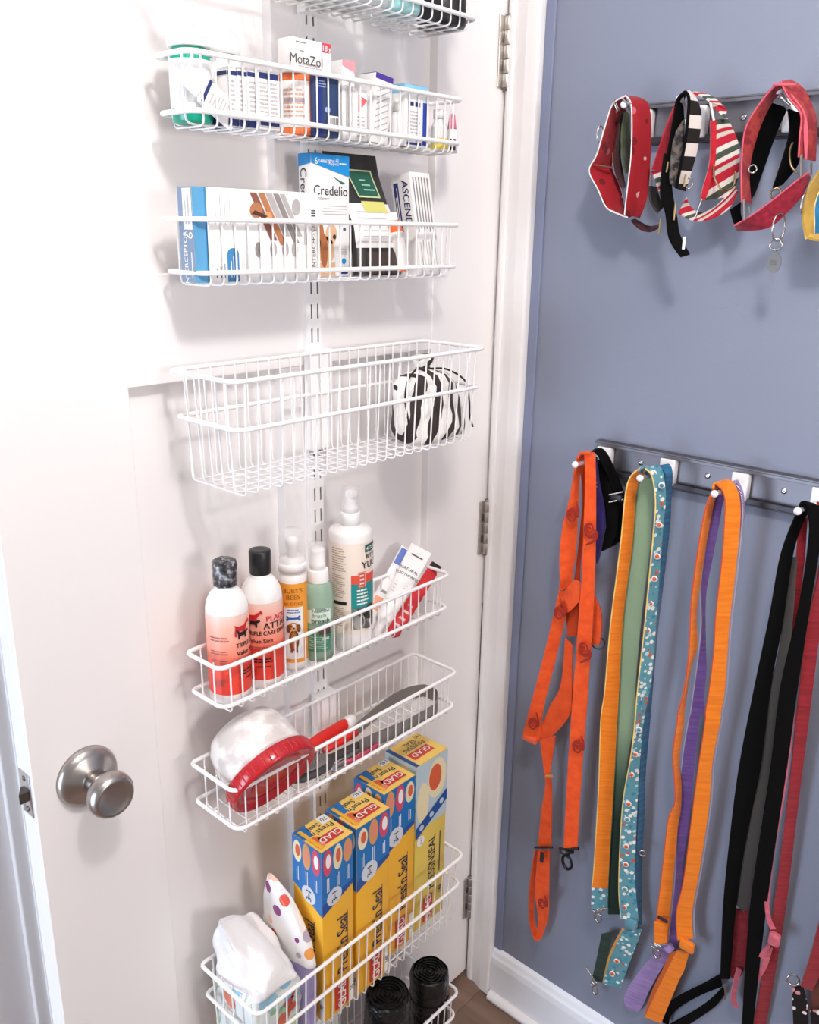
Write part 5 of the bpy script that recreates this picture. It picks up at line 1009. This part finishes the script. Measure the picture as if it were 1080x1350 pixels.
ring3(q(205, 640, .075), .0046, .0009, SILV, t, 'small_ring', (.5, -1, 0)); MB().tube(smooth([q(460, 470, .06), q(440, 530, .06), q(450, 620, .06), q(490, 665, .06)]), .0014, 8).build('d_ring', BRASS, t); ring3(q(352, 795, .06), .006, .0012, BRASS, t, 'd_ring', (.5, -1, 0))
ring3(q(370, 1010, .076), .0165, .0012, SILV, t, 'split_ring', (1, -.25, 0), .75); ring3(q(352, 1120, .074), .0068, .0012, SILV, t, 'split_ring', (.4, -1, 0))
tg = MB(); cc = q(342, 1235, .072); n_ = 20; tg.loft([[cc + Vector((.0088 * math.cos(a), y_, .0125 * math.sin(a))) for a in [2 * math.pi * k / n_ for k in range(n_)]] for y_ in (-.0006, .0006)], smooth=False); tgo = tg.build('name_tag', mat('#7d7b7a', .5, .9), t)
d = MB(); mp = flat(cc + Vector((0, -.0006, 0)), (1, 0, 0), (0, 0, 1)); d.lines(mp, -.0045, -.003, .0045, .003, 3, 0, off=.0003); d.build('engraving', mat('#5a5858', .5), tgo)
# collar cut off at the frame edge: yellow lining, blue cloth
c0 = WP(1085, 320, .07); t = thing('dog_collar', 'blue collar with mustard yellow lining next to the rose red one', 'collar', (c0.x, YW - .06, c0.z), 'collars on the upper rail')
YLC = mat('#c9a24e', .7, kind='fabric', h2='#b8923f'); BLC = mat('#2d7fae', .7, kind='fabric', h2='#246a96')
A = ed([(640, 640), (570, 740), (555, 790), (535, 860), (525, 960), (545, 1085)], .075, Z3); B_ = ed([(700, 660), (640, 740), (610, 800), (595, 870), (600, 980), (580, 1080)], .058, Z3); strapmesh(A, B_, .003).build('lining', YLC, t)
A = ed([(640, 760), (612, 830), (598, 900), (600, 980), (598, 1050)], .060, Z3); B_ = ed([(780, 720), (770, 830), (765, 900), (760, 980), (740, 1080)], .040, Z3); strapmesh(A, B_, .003).build('outer_strap', BLC, t); piping(A, mat('#e6d3a0', .6, kind='fabric'), t)
A = ed([(545, 1070), (600, 1090), (680, 1085), (760, 1040)], .072, Z3); B_ = ed([(560, 1040), (620, 1050), (690, 1050), (760, 1010)], .055, Z3); strapmesh(A, B_, .003).build('martingale_loop', YLC, t)
ring3(q(530, 860, .074), .011, .0013, SILV, t, 'd_ring', (1, -.2, 0), .5)
strapmesh(ed([(860, 128), (770, 290), (690, 480), (640, 640)], .076, Z3), ed([(890, 150), (830, 320), (760, 500), (705, 665)], .054, Z3), .003).build('lining', YLC, t)
strapmesh(ed([(860, 128), (930, 240), (960, 480), (900, 760), (760, 1030)], .076, Z3), ed([(910, 122), (1000, 240), (1030, 480), (960, 800), (800, 1060)], .050, Z3), .003).build('outer_strap', BLC, t)
# ================================================================ leashes on the lower rail
DV = lambda base: (lambda v: base + .048 - .044 * (v - 620) / 680)          # straps hang off the pegs and fall towards the wall
ORV = mat('#ef5a24', .75, kind='fabric', h2='#e04d1c'); SWL = mat('#9c2413', .75, kind='fabric')
ZA = (680, 580, 5.19); ZB = (670, 800, 2.933)
def cat2(a, za, b, zb): return [(za[0] + u / za[2], za[1] + v / za[2]) for u, v in a] + [(zb[0] + u / zb[2], zb[1] + v / zb[2]) for u, v in b]
c0 = WP(715, 1240, .02); t = thing('dog_harness', 'orange harness leash with dark red swirl print', 'leash', (.235, YW - .05, c0.z), 'leashes on the lower rail')
L1 = cat2([(470, 95), (475, 300), (465, 600), (455, 900), (432, 1200)], ZA, [(262, 200), (245, 420), (230, 650), (215, 930)], ZB); R1 = cat2([(545, 92), (550, 300), (550, 600), (545, 850), (535, 1130)], ZA, [(318, 200), (303, 420), (285, 650), (268, 930)], ZB)
strapmesh(ed(L1, DV(.032)), ed(R1, DV(.024)), .003).build('main_strap', ORV, t)
L2 = cat2([(425, 115), (400, 230), (370, 400), (320, 600), (300, 800), (300, 1000), (270, 1150)], ZA, [(140, 180), (90, 370), (58, 490)], ZB); R2 = cat2([(468, 110), (440, 230), (430, 400), (425, 560), (415, 750), (385, 950), (352, 1160)], ZA, [(185, 200), (140, 380), (122, 515)], ZB)
strapmesh(ed(L2, DV(.030)), ed(R2, DV(.018)), .003).build('harness_strap', ORV, t)
strapmesh(ed([(425, 118), (440, 95), (475, 85), (510, 86)], .085, ZA), ed([(450, 160), (470, 120), (500, 105), (545, 92)], .055, ZA), .003).build('peg_loop', ORV, t)
strapmesh(ed([(440, 170), (455, 400), (440, 620), (420, 800), (400, 950), (350, 1150), (355, 1340)], DV(.008), ZA), ed([(475, 170), (475, 400), (470, 620), (450, 800), (440, 960), (430, 1150), (420, 1340)], DV(.004), ZA), .003).build('rear_strap', mat('#c7431a', .8, kind='fabric'), t)
strapmesh(ed([(345, 1030), (400, 960), (440, 980)], DV(.036), ZA), ed([(300, 1040), (345, 1180), (440, 1100)], DV(.03), ZA), .003).build('fold', ORV, t)
strapmesh(ed([(55, 490), (120, 470), (165, 380), (205, 300), (222, 120)], DV(.014), ZB), ed([(120, 520), (170, 500), (238, 420), (248, 340), (250, 150)], DV(.012), ZB), .003).build('lower_loop', ORV, t)
strapmesh(ed([(125, 515), (140, 640), (145, 690), (128, 800), (117, 925)], DV(.020), ZB), ed([(185, 500), (165, 640), (170, 690), (170, 800), (168, 925)], DV(.016), ZB), .003).build('handle_strap', ORV, t)
strapmesh(ed([(104, 940), (85, 1060), (80, 1190), (92, 1265), (108, 1292)], DV(.012), ZB), ed([(118, 945), (104, 1060), (100, 1190), (112, 1250), (128, 1284)], DV(.004), ZB), .003).build('handle_loop', ORV, t)
strapmesh(ed([(116, 940), (106, 1100), (116, 1200), (108, 1292)], DV(.022), ZB), ed([(162, 940), (158, 1100), (155, 1200), (130, 1282)], DV(.018), ZB), .003).build('handle_loop', ORV, t)
strapmesh(ed([(540, 1040), (535, 1150), (530, 1300), (520, 1400)], DV(.014), ZA), ed([(545, 1080), (585, 1170), (590, 1300), (575, 1400)], DV(.012), ZA), .004).build('side_tab', ORV, t)
qa = lambda x, y, d: WP(ZA[0] + x / ZA[2], ZA[1] + y / ZA[2], d); qb = lambda x, y, d: WP(ZB[0] + x / ZB[2], ZB[1] + y / ZB[2], d)
MB().box(qb(85, 510, .05) + Vector((-.014, -.004, -.006)), qb(85, 510, .05) + Vector((.014, .004, .006)), bev=.002, M=None).build('slider', PR('#e8603a', .4), t)
ring3(qb(348, 140, .045), .0105, .0013, DKM, t, 'd_ring', (.4, -1, 0)); bar(qb(103, 930, .045), qb(172, 930, .042), .0022, DKM, t, 'slide_bar')
MB().box(qb(131, 967, .047) + Vector((-.004, -.0012, -.011)), qb(131, 967, .047) + Vector((.004, .0004, .011)), bev=.0006).build('brand_tag', PR('#241d24', .5), t)
bar(qb(200, 935, .045), qb(272, 935, .043), .003, DKM, t, 'hook_bar'); snap(qb(233, 935, .044), .047, mat('#3a3a3e', .3, .9), t)
bar(qb(148, 655, .05), qb(170, 655, .05), .003, PR('#b98a50', .6), t, 'stitched_band')
def swirl(c, r, th, t, dirn=1, tail=1.0, start=0):
    pts = []
    for i in range(34):
        a = start + dirn * i * .36; ra = r * (1 - i / 38); pts.append(c + Vector((ra * math.cos(a), 0, ra * 1.25 * math.sin(a))))
    pts = smooth([c + Vector((r * .5 * tail, 0, r * 2.6 * tail)), c + Vector((r * 1.0, 0, r * 1.3 * tail)), pts[0]], 5)[:-1] + pts
    m = MB().tube(pts, [th * (.3 + .7 * math.sin(math.pi * min(1, (i + 2) / 30))) for i in range(len(pts))], 8)
    for p in m.v: p.y = c.y + (p.y - c.y) * .35 - .0015
    return m.build('swirl_print', SWL, t)
for c, r, s in (((390, 520), .0098, 1), ((512, 610), .0105, -1), ((300, 1190), .0095, 1)): swirl(qa(c[0], c[1], DV(.036)(580 + c[1] / 5.19)), r, .0034, t, s, s)
for c, r, s in (((296, 160), .0105, -1), ((270, 545), .0102, 1), ((98, 455), .0102, 1), ((133, 1150), .0090, 1)): swirl(qb(c[0], c[1], DV(.036 if c[0] > 250 else .034)(800 + c[1] / 2.933)), r, .0034, t, s, s)
# black and purple treat bag behind the harness, on the same peg
c0 = WP(800, 730, .05); t = thing('treat_bag', 'small purple and black bag on a black strap behind the orange harness', 'bag', (c0.x, YW - .04, c0.z))
BKW = BLKC; PUR = mat('#3a2f7c', .45, kind='fabric', h2='#2a2260')
strapmesh(ed([(500, 95), (545, 85), (600, 180), (640, 270), (668, 345)], [.06, .06, .055, .05, .046], ZA), ed([(545, 62), (600, 66), (655, 150), (690, 270), (712, 350)], [.04, .04, .036, .034, .032], ZA), .002).build('strap', BKW, t)
out = [(552, 140), (600, 190), (660, 340), (694, 430), (700, 520), (690, 640), (655, 720), (610, 755), (562, 772)]
m = MB(); F_ = [qa(x, y, .046) for x, y in out]; K_ = [p + Vector((0, .030, 0)) for p in F_]; n_ = len(out); m.loft([K_, [p * 1 for p in F_]], closed=True, smooth=False); m.build('pouch', BKW, t)
out = [(547, 120), (560, 280), (598, 470), (606, 600), (585, 700), (572, 780), (552, 850), (540, 700)]
m = MB(); F_ = [qa(x, y, .054) for x, y in out]; K_ = [p + Vector((0, .006, 0)) for p in F_]; m.loft([K_, F_], closed=True, smooth=False); m.build('purple_panel', PUR, t)
for y in (375, 425): MB().tube([qa(640, y, .056), qa(735, y - 20, .05)], .0016, 8).build('buckle_bar', SILV, t)
MB().box(qa(690, 395, .052) + Vector((-.009, -.002, -.005)), qa(690, 395, .052) + Vector((.009, .002, .005)), bev=.0015).build('strap_slider', mat('#1d1c1f', .4), t)
for y in (292, 322): MB().lathe([(0, 0), (.0016, 0), (.001, .001), (0, .0012)], qa(556, y, .0545), 10, M=Matrix.Rotation(math.pi / 2, 4, 'X')).build('stud', SILV, t)

# ---------------------------------------------------------------- orange / teal floral leash and green leash
ZU = (780, 600, 3.373); ZM = (760, 950, 3.375)
OV = mat('#f2851c', .6, kind='ribbed', h2='#e2720f'); GV = mat('#93a886', .7, kind='ribbed', h2='#7f9674'); NV = mat('#2f6f97', .7, kind='ribbed', h2='#1f4f72'); DGV = mat('#30463c', .7, kind='ribbed', h2='#22342c')
FLO = pmat('teal_floral', src_cell(120, .42), [(0, '#5b8f9c'), (.12, '#e8e4dc'), (.30, '#c2562f'), (.40, '#3a7d96'), (.55, '#dcd9d0'), (.70, '#3f8f98'), (.84, '#a9cdd0')], .6, True, 700, .4, .3)
YP = mat('#e8c870', .6, kind='fabric'); GP = mat('#3f7f63', .6, kind='fabric'); SP = mat('#b9c9c0', .6, kind='fabric')
c0 = WP(800, 1300, .03)
t = thing('dog_leash', 'orange leash with yellow edging and teal floral reverse', 'leash', (.343, YW - .05, c0.z), 'leashes on the lower rail')
Lp = cat2([(222, 55), (160, 130), (130, 400), (85, 760), (60, 1050)], ZU, [(110, 0), (100, 300), (80, 640), (70, 740)], ZM); Rp = cat2([(240, 80), (200, 150), (180, 400), (140, 720), (122, 1050)], ZU, [(182, 0), (165, 300), (150, 560), (140, 745)], ZM)
A, B_ = ed(Lp, DV(.036)), ed(Rp, DV(.020)); strapmesh(A, B_, .003).build('orange_strand', OV, t); piping(A, YP, t, .0014); piping(B_, GP, t, .0014)
Lp = cat2([(240, 60), (270, 95), (285, 200), (280, 300), (262, 500), (235, 780), (205, 1050)], ZU, [(262, 0), (245, 150), (210, 350), (195, 560), (190, 760), (200, 880)], ZM); Rp = cat2([(262, 50), (310, 60), (328, 180), (318, 300), (302, 500), (285, 750), (265, 1000)], ZU, [(298, 0), (280, 200), (272, 350), (265, 500), (262, 720), (278, 890)], ZM)
A, B_ = ed(Lp, DV(.042)), ed(Rp, DV(.026)); strapmesh(A, B_, .003).build('floral_strand', FLO, t); piping(A, YP, t, .0014)
strapmesh(ed([(210, 72), (228, 52), (250, 56), (272, 92)], .088, ZU), ed([(250, 90), (262, 70), (285, 50), (330, 48)], .055, ZU), .003).build('peg_loop', FLO, t)
qm = lambda x, y, d: WP(ZM[0] + x / ZM[2], ZM[1] + y / ZM[2], d)
def blossom(u, v, d, r=.0055, core='#d2592a'):
    c = WP(u, v, d); nrm = Vector((.35, -.93, 0)); R_ = nrm.to_track_quat('Z', 'Y').to_matrix().to_4x4(); m = MB()
    m.lathe([(0, 0), (r, 0), (r, .0005), (0, .0006)], c, 16, M=R_, mi=0); m.lathe([(0, .0006), (r * .62, .0006), (r * .6, .001), (0, .0011)], c, 14, M=R_, mi=1); return m.build('blossom_print', [WPIP, PR(core, .7)], t)
for x, y in ((275, 80), (312, 135), (300, 310), (292, 450), (280, 550), (262, 660), (250, 780), (228, 930), (212, 1080), (205, 1220)): u, v = ZU[0] + x / ZU[2], ZU[1] + y / ZU[2]; blossom(u, v, DV(.038)(v), .0048, '#d2592a' if (x + y) % 3 else '#3a7d96')
for x, y in ((278, 40), (262, 150), (245, 240), (232, 370), (226, 440), (222, 560), (220, 640), (216, 750), (212, 830), (180, 1070), (160, 1125)): u, v = ZM[0] + x / ZM[2], ZM[1] + y / ZM[2]; blossom(u, v, DV(.039)(v), .0052, '#d2592a' if (x + y) % 3 else '#3f8f98')
strapmesh(ed([(68, 738), (66, 835)], DV(.034), ZM), ed([(140, 745), (138, 835)], DV(.020), ZM), .005).build('floral_end', FLO, t); MB().box(qm(102, 714, .038) + Vector((-.005, -.0015, -.006)), qm(102, 714, .038) + Vector((.005, .0005, .006)), bev=.0005).build('brand_tag', PR('#2a2030', .5), t)
bar(qm(58, 832, .040), qm(142, 836, .036), .0018, SILV, t, 'hook_bar'); snap(qm(100, 836, .04), .032, SILV, t)
strapmesh(ed([(206, 936), (180, 990), (150, 1060), (118, 1170)], DV(.036), ZM), ed([(290, 930), (270, 990), (240, 1070), (198, 1185)], DV(.026), ZM), .003).build('handle_end', FLO, t)
strapmesh(ed([(205, 925), (170, 985), (140, 1060), (116, 1165)], DV(.034), ZM), ed([(222, 935), (192, 1000), (160, 1070), (128, 1170)], DV(.032), ZM), .003).build('handle_lining', mat('#d2993a', .6, kind='ribbed'), t)
MB().box(qm(243, 902, .046) + Vector((-.0115, -.004, -.010)), qm(243, 902, .046) + Vector((.0115, .004, .010)), bev=.003).build('keeper_loop', FLO, t); bar(qm(270, 990, .045), qm(295, 1000, .04), .0014, DKM, t, 'hook_bar'); snap(qm(258, 985, .03), .026, DKM, t, .2)
t = thing('dog_leash', 'sage green leash with blue reverse sharing a peg with the floral one', 'leash', (.343, YW - .03, c0.z), 'leashes on the lower rail')
Lp = cat2([(245, 85), (205, 150), (185, 400), (145, 700), (127, 1000)], ZU, [(185, 0), (165, 300), (150, 560), (142, 860)], ZM); Rp = cat2([(275, 100), (272, 200), (262, 400), (225, 700), (198, 1000)], ZU, [(258, 0), (225, 200), (200, 500), (192, 860)], ZM)
A, B_ = ed(Lp, DV(.016)), ed(Rp, DV(.006)); n_ = len(A); k_ = int(n_ * .62)
GGR = pmat('green_shaded_strap', src_z(WP(800, 1085, .05).z - c0.z, WP(815, 960, .05).z - c0.z), [(0, '#22342c'), (.45, '#475c4b'), (1, '#8ea382')], .75, False, 350, .5, .2)  # lower strap darkened in its colour to imitate the shadow there
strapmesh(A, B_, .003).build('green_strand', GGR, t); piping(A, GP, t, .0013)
Lp = cat2([(300, 50), (326, 90), (324, 200), (316, 330), (298, 550), (275, 850)], ZU, [(300, 0), (282, 200), (272, 450), (262, 700), (270, 900)], ZM); Rp = cat2([(345, 42), (358, 80), (352, 200), (345, 330), (318, 560), (290, 800)], ZU, [(326, 0), (305, 250), (300, 450), (288, 680), (290, 910)], ZM)
A, B_ = ed(Lp, DV(.022)), ed(Rp, DV(.008)); strapmesh(A, B_, .003).build('blue_strand', NV, t); piping(B_, SP, t, .001)
strapmesh(ed([(240, 80), (262, 65), (300, 50)], .058, ZU), ed([(280, 100), (300, 70), (345, 42)], .040, ZU), .003).build('peg_loop', NV, t)
strapmesh(ed([(112, 950), (92, 1050), (70, 1150)], DV(.018), ZM), ed([(165, 940), (140, 1050), (118, 1165)], DV(.012), ZM), .003).build('shaded_green_end', DGV, t); bar(qm(45, 1100, .03), qm(90, 1170, .03), .0016, SILV, t, 'hook_bar'); snap(qm(82, 1165, .03), .028, SILV, t, -.1); ring3(qm(295, 590, .036), .005, .0012, SILV, t, 'd_ring', (.3, -1, 0))  # strap end keeps the dark tone, shade put into its colour
# ---------------------------------------------------------------- orange leash and purple leash
RP = mat('#d04a2e', .6, kind='fabric'); PV = mat('#7b5a9e', .65, kind='ribbed', h2='#65468a'); LV = mat('#a68dc0', .65, kind='ribbed', h2='#8d74aa'); PP = pmat('rope_piping', src_wave(150, (0, .8, 0), 0, 0, 1, 'SIN'), [(0, '#3f3050'), (.5, '#e6dcea')], .6, True)
c0 = WP(880, 1340, .03); t = thing('dog_leash', 'bright orange velvet leash with lavender reverse', 'leash', (.454, YW - .05, c0.z), 'leashes on the lower rail')
Lp = cat2([(545, 142), (505, 250), (470, 450), (445, 650), (436, 850), (415, 1030), (385, 1150)], ZU, [(450, 0), (430, 150), (438, 260), (438, 370), (410, 440), (385, 650), (345, 985)], ZM); Rp = cat2([(556, 160), (532, 260), (495, 470), (465, 700), (468, 850), (440, 950), (410, 1150)], ZU, [(478, 0), (456, 180), (465, 280), (462, 400), (450, 480), (435, 650), (405, 990)], ZM)
A, B_ = ed(Lp, DV(.034)), ed(Rp, DV(.022)); strapmesh(A, B_, .003).build('orange_strand', OV, t); piping(A, RP, t, .0011)
Lp = cat2([(556, 128), (590, 175), (595, 260), (580, 480), (555, 700), (545, 870), (525, 1040), (508, 1140)], ZU, [(575, 0), (545, 200), (525, 350), (480, 700), (447, 850), (450, 975)], ZM); Rp = cat2([(625, 116), (655, 180), (660, 300), (635, 550), (612, 750), (602, 900), (590, 1060), (575, 1140)], ZU, [(640, 0), (605, 180), (590, 380), (550, 650), (515, 850), (520, 968)], ZM)
A, B_ = ed(Lp, DV(.040)), ed(Rp, DV(.026)); strapmesh(A, B_, .003).build('orange_strand', OV, t); piping(A, RP, t, .0011); piping([p + Vector((.002, .003, 0)) for p in B_], PP, t, .0012)
strapmesh(ed([(541, 150), (545, 128), (558, 126), (575, 145)], .088, ZU), ed([(560, 170), (580, 120), (610, 112), (640, 135)], .055, ZU), .003).build('peg_loop', OV, t)
strapmesh(ed([(620, 118), (655, 175), (664, 260), (660, 330)], DV(.022), ZU), ed([(648, 110), (674, 170), (678, 260), (666, 340)], DV(.006), ZU), .002).build('lavender_reverse', LV, t)
MB().box(qm(493, 1000, .045) + Vector((-.0125, -.005, -.0105)), qm(493, 1000, .045) + Vector((.0125, .004, .0105)), bev=.004).build('keeper_loop', OV, t)
strapmesh(ed([(450, 1022), (415, 1090), (380, 1160), (305, 1318)], DV(.030), ZM), ed([(502, 1035), (480, 1110), (455, 1160), (378, 1345)], DV(.024), ZM), .003).build('handle_end', OV, t); strapmesh(ed([(420, 1030), (385, 1110), (340, 1200), (304, 1310)], DV(.022), ZM), ed([(452, 1026), (420, 1100), (385, 1170), (330, 1320)], DV(.026), ZM), .003).build('handle_end', mat('#c95c14', .6, kind='ribbed'), t)
strapmesh(ed([(345, 895), (346, 985)], DV(.038), ZM), ed([(408, 900), (402, 995)], DV(.028), ZM), .004).build('stitched_end', OV, t); MB().box(qm(385, 884, .045) + Vector((-.009, -.0012, -.003)), qm(385, 884, .045) + Vector((.009, .0006, .003)), bev=.0005).build('brand_tag', PR('#2a1a22', .5), t)
bar(qm(335, 992, .042), qm(405, 996, .04), .0016, SILV, t, 'hook_bar'); snap(qm(362, 996, .042), .030, SILV, t)
t = thing('dog_leash', 'purple velvet leash looped with the bright orange one', 'leash', (.454, YW - .03, c0.z), 'leashes on the lower rail')
Lp = cat2([(562, 150), (530, 255), (505, 430), (485, 600), (488, 750), (475, 900), (455, 1050), (443, 1140)], ZU, [(500, 0), (470, 200), (450, 480), (440, 700), (408, 1000)], ZM); Rp = cat2([(590, 160), (568, 300), (538, 450), (507, 620), (504, 780), (510, 950), (502, 1050), (497, 1140)], ZU, [(547, 0), (526, 200), (497, 480), (472, 650), (445, 1010)], ZM)
A, B_ = ed(Lp, DV(.018)), ed(Rp, DV(.008)); strapmesh(A, B_, .003).build('purple_strand', PV, t); piping(A, PP, t, .0013)
strapmesh(ed([(380, 1010), (300, 1090), (225, 1200), (213, 1245), (232, 1285)], DV(.016), ZM), ed([(440, 1010), (375, 1110), (325, 1200), (300, 1260), (275, 1295)], DV(.010), ZM), .003).build('handle_loop', LV, t); MB().lathe([(0, -.008), (.006, -.006), (.008, 0), (.006, .006), (0, .008)], qm(412, 1012, .034), 16).build('knotted_end', LV, t)
strapmesh(ed([(545, 170), (562, 140), (590, 160)], .058, ZU), ed([(575, 200), (590, 150), (600, 180)], .04, ZU), .002).build('peg_loop', PV, t)
# ---------------------------------------------------------------- black leash, red velvet leash with pink edge
ZV = (930, 640, 1.9); BV = BLKC; GYV = mat('#4a4643', .8); RV = mat('#9c1f2a', .65, kind='ribbed', h2='#7f1720'); PKV = mat('#cf6a78', .65, kind='velvet', h2='#b85464'); DRV = mat('#6e1a22', .7, kind='velvet', h2='#8a2530')
c0 = WP(1000, 1400, .03); t = thing('dog_leash', 'black velvet leash with a grey lining', 'leash', (.564, YW - .05, c0.z), 'leashes on the lower rail')
strapmesh(ed([(238, 48), (190, 170), (160, 330), (120, 520), (85, 700), (65, 850), (45, 1050), (38, 1235)], DV(.036), ZV), ed([(258, 62), (222, 160), (195, 340), (165, 500), (140, 700), (110, 850), (78, 1050), (62, 1235)], DV(.026), ZV), .003).build('black_strand', BV, t)
strapmesh(ed([(212, 180), (190, 380), (162, 520), (136, 700), (106, 880), (78, 1050)], DV(.024), ZV), ed([(230, 180), (212, 400), (188, 540), (160, 720), (132, 900), (98, 1070)], DV(.016), ZV), .003).build('grey_lining', GYV, t)
strapmesh(ed([(245, 50), (262, 110), (236, 300), (190, 500), (165, 700), (135, 900), (110, 1080), (92, 1360)], DV(.042), ZV), ed([(285, 50), (287, 140), (262, 300), (232, 500), (205, 700), (175, 900), (150, 1080), (118, 1360)], DV(.028), ZV), .003).build('black_strand', BV, t)
strapmesh(ed([(236, 58), (240, 44), (252, 42), (262, 60)], .086, ZV), ed([(252, 70), (258, 52), (270, 46), (287, 60)], .055, ZV), .003).build('peg_loop', BV, t)
strapmesh(ed([(640, 1130), (560, 1175), (450, 1230), (390, 1290), (385, 1345)], DV(.020), ZM), ed([(650, 1180), (560, 1215), (470, 1265), (420, 1310), (410, 1350)], DV(.010), ZM), .003).build('handle_loop', BV, t)
strapmesh(ed([(655, 1185), (600, 1240), (530, 1290), (430, 1345), (390, 1370)], DV(.018), ZM), ed([(660, 1215), (620, 1265), (560, 1310), (470, 1370), (420, 1400)], DV(.008), ZM), .003).build('handle_loop', BV, t); bar(qm(663, 1170, .03), qm(663, 1240, .03), .0014, SILV, t, 'slide_bar')
t = thing('dog_leash', 'crimson ribbed leash edged in pink beside the black one', 'leash', (.575, YW - .03, c0.z), 'leashes on the lower rail')
strapmesh(ed([(280, 40), (290, 180), (255, 350), (234, 520), (205, 800), (168, 1080), (118, 1360)], DV(.020), ZV), ed([(318, 50), (306, 180), (288, 350), (266, 530), (232, 800), (198, 1080), (150, 1360)], DV(.008), ZV), .003).build('red_strand', RV, t)
strapmesh(ed([(235, 90), (225, 200), (205, 380), (180, 500)], DV(.012), ZV), ed([(256, 80), (245, 220), (218, 400), (192, 500)], DV(.006), ZV), .003).build('inner_red_strand', RV, t)
strapmesh(ed([(72, 1060), (58, 1130), (46, 1190), (66, 1235)], DV(.020), ZV), ed([(108, 1065), (105, 1140), (100, 1200), (88, 1230)], DV(.010), ZV), .003).build('inner_red_strand', DRV, t)
strapmesh(ed([(216, 520), (190, 720), (162, 900), (148, 1020), (152, 1080), (162, 1110)], DV(.030), ZV), ed([(228, 520), (204, 740), (176, 900), (160, 1030), (164, 1080), (176, 1110)], DV(.026), ZV), .004).build('pink_edge', PKV, t)
MB().box(qm(882, 972, .046) + Vector((-.0085, -.006, -.011)), qm(882, 972, .046) + Vector((.0085, .005, .011)), bev=.0045, seg=3).build('keeper_loop', PKV, t)
strapmesh(ed([(855, 995), (820, 1030), (806, 1060)], DV(.030), ZM), ed([(862, 1000), (845, 1045), (812, 1068)], DV(.026), ZM), .003).build('pink_tail', PKV, t); strapmesh(ed([(850, 1020), (815, 1100), (785, 1180), (780, 1220)], DV(.026), ZM), ed([(872, 1010), (850, 1090), (810, 1160), (784, 1225)], DV(.022), ZM), .003).build('pink_tail', PKV, t)
strapmesh(ed([(715, 1100), (695, 1180), (688, 1245), (712, 1282)], DV(.022), ZM), ed([(735, 1110), (715, 1190), (712, 1240), (724, 1275)], DV(.018), ZM), .003).build('pink_tail', PKV, t)
# leash at the frame edge
c0 = WP(1070, 1380, .03); t = thing('dog_leash', 'red leash with black and white flecked end and steel ring', 'leash', (.63, YW - .03, c0.z), 'leashes on the lower rail')
FLK = pmat('flecked_cloth', src_cell(120, .5), [(0, '#1f191b'), (.35, '#e6d6d2'), (.6, '#1f191b'), (.72, '#c78a90'), (.86, '#e6d6d2')], .7, True, 600, .4)
strapmesh(ed([(1418, -868), (1360, -500), (1270, 100), (1180, 500), (1110, 780), (1040, 1050), (998, 1180)], DV(.034), ZM), ed([(1450, -875), (1420, -500), (1330, 100), (1235, 520), (1180, 800), (1110, 1060), (1050, 1200)], DV(.022), ZM), .003).build('red_strand', RV, t)
strapmesh(ed([(1418, -868), (1470, -700), (1440, 0), (1330, 600), (1200, 1100), (1120, 1300)], DV(.030), ZM), ed([(1450, -875), (1530, -700), (1500, 0), (1390, 600), (1260, 1100), (1170, 1310)], DV(.016), ZM), .003).build('red_strand', RV, t)
strapmesh(ed([(960, 1190), (962, 1260), (968, 1400)], DV(.030), ZM), ed([(1010, 1180), (1030, 1270), (1035, 1400)], DV(.024), ZM), .004).build('flecked_end', FLK, t); strapmesh(ed([(1040, 1290), (1050, 1400)], DV(.026), ZM), ed([(1110, 1290), (1120, 1400)], DV(.020), ZM), .004).build('flecked_end', FLK, t)
strapmesh(ed([(1090, 1100), (1050, 1200), (1040, 1300)], DV(.014), ZM), ed([(1160, 1100), (1130, 1220), (1110, 1310)], DV(.008), ZM), .003).build('brown_strand', mat('#6b3a30', .7, kind='velvet'), t)
ring3(qm(965, 1155, .035), .0085, .0016, SILV, t, 'steel_ring', (.4, -1, .2))
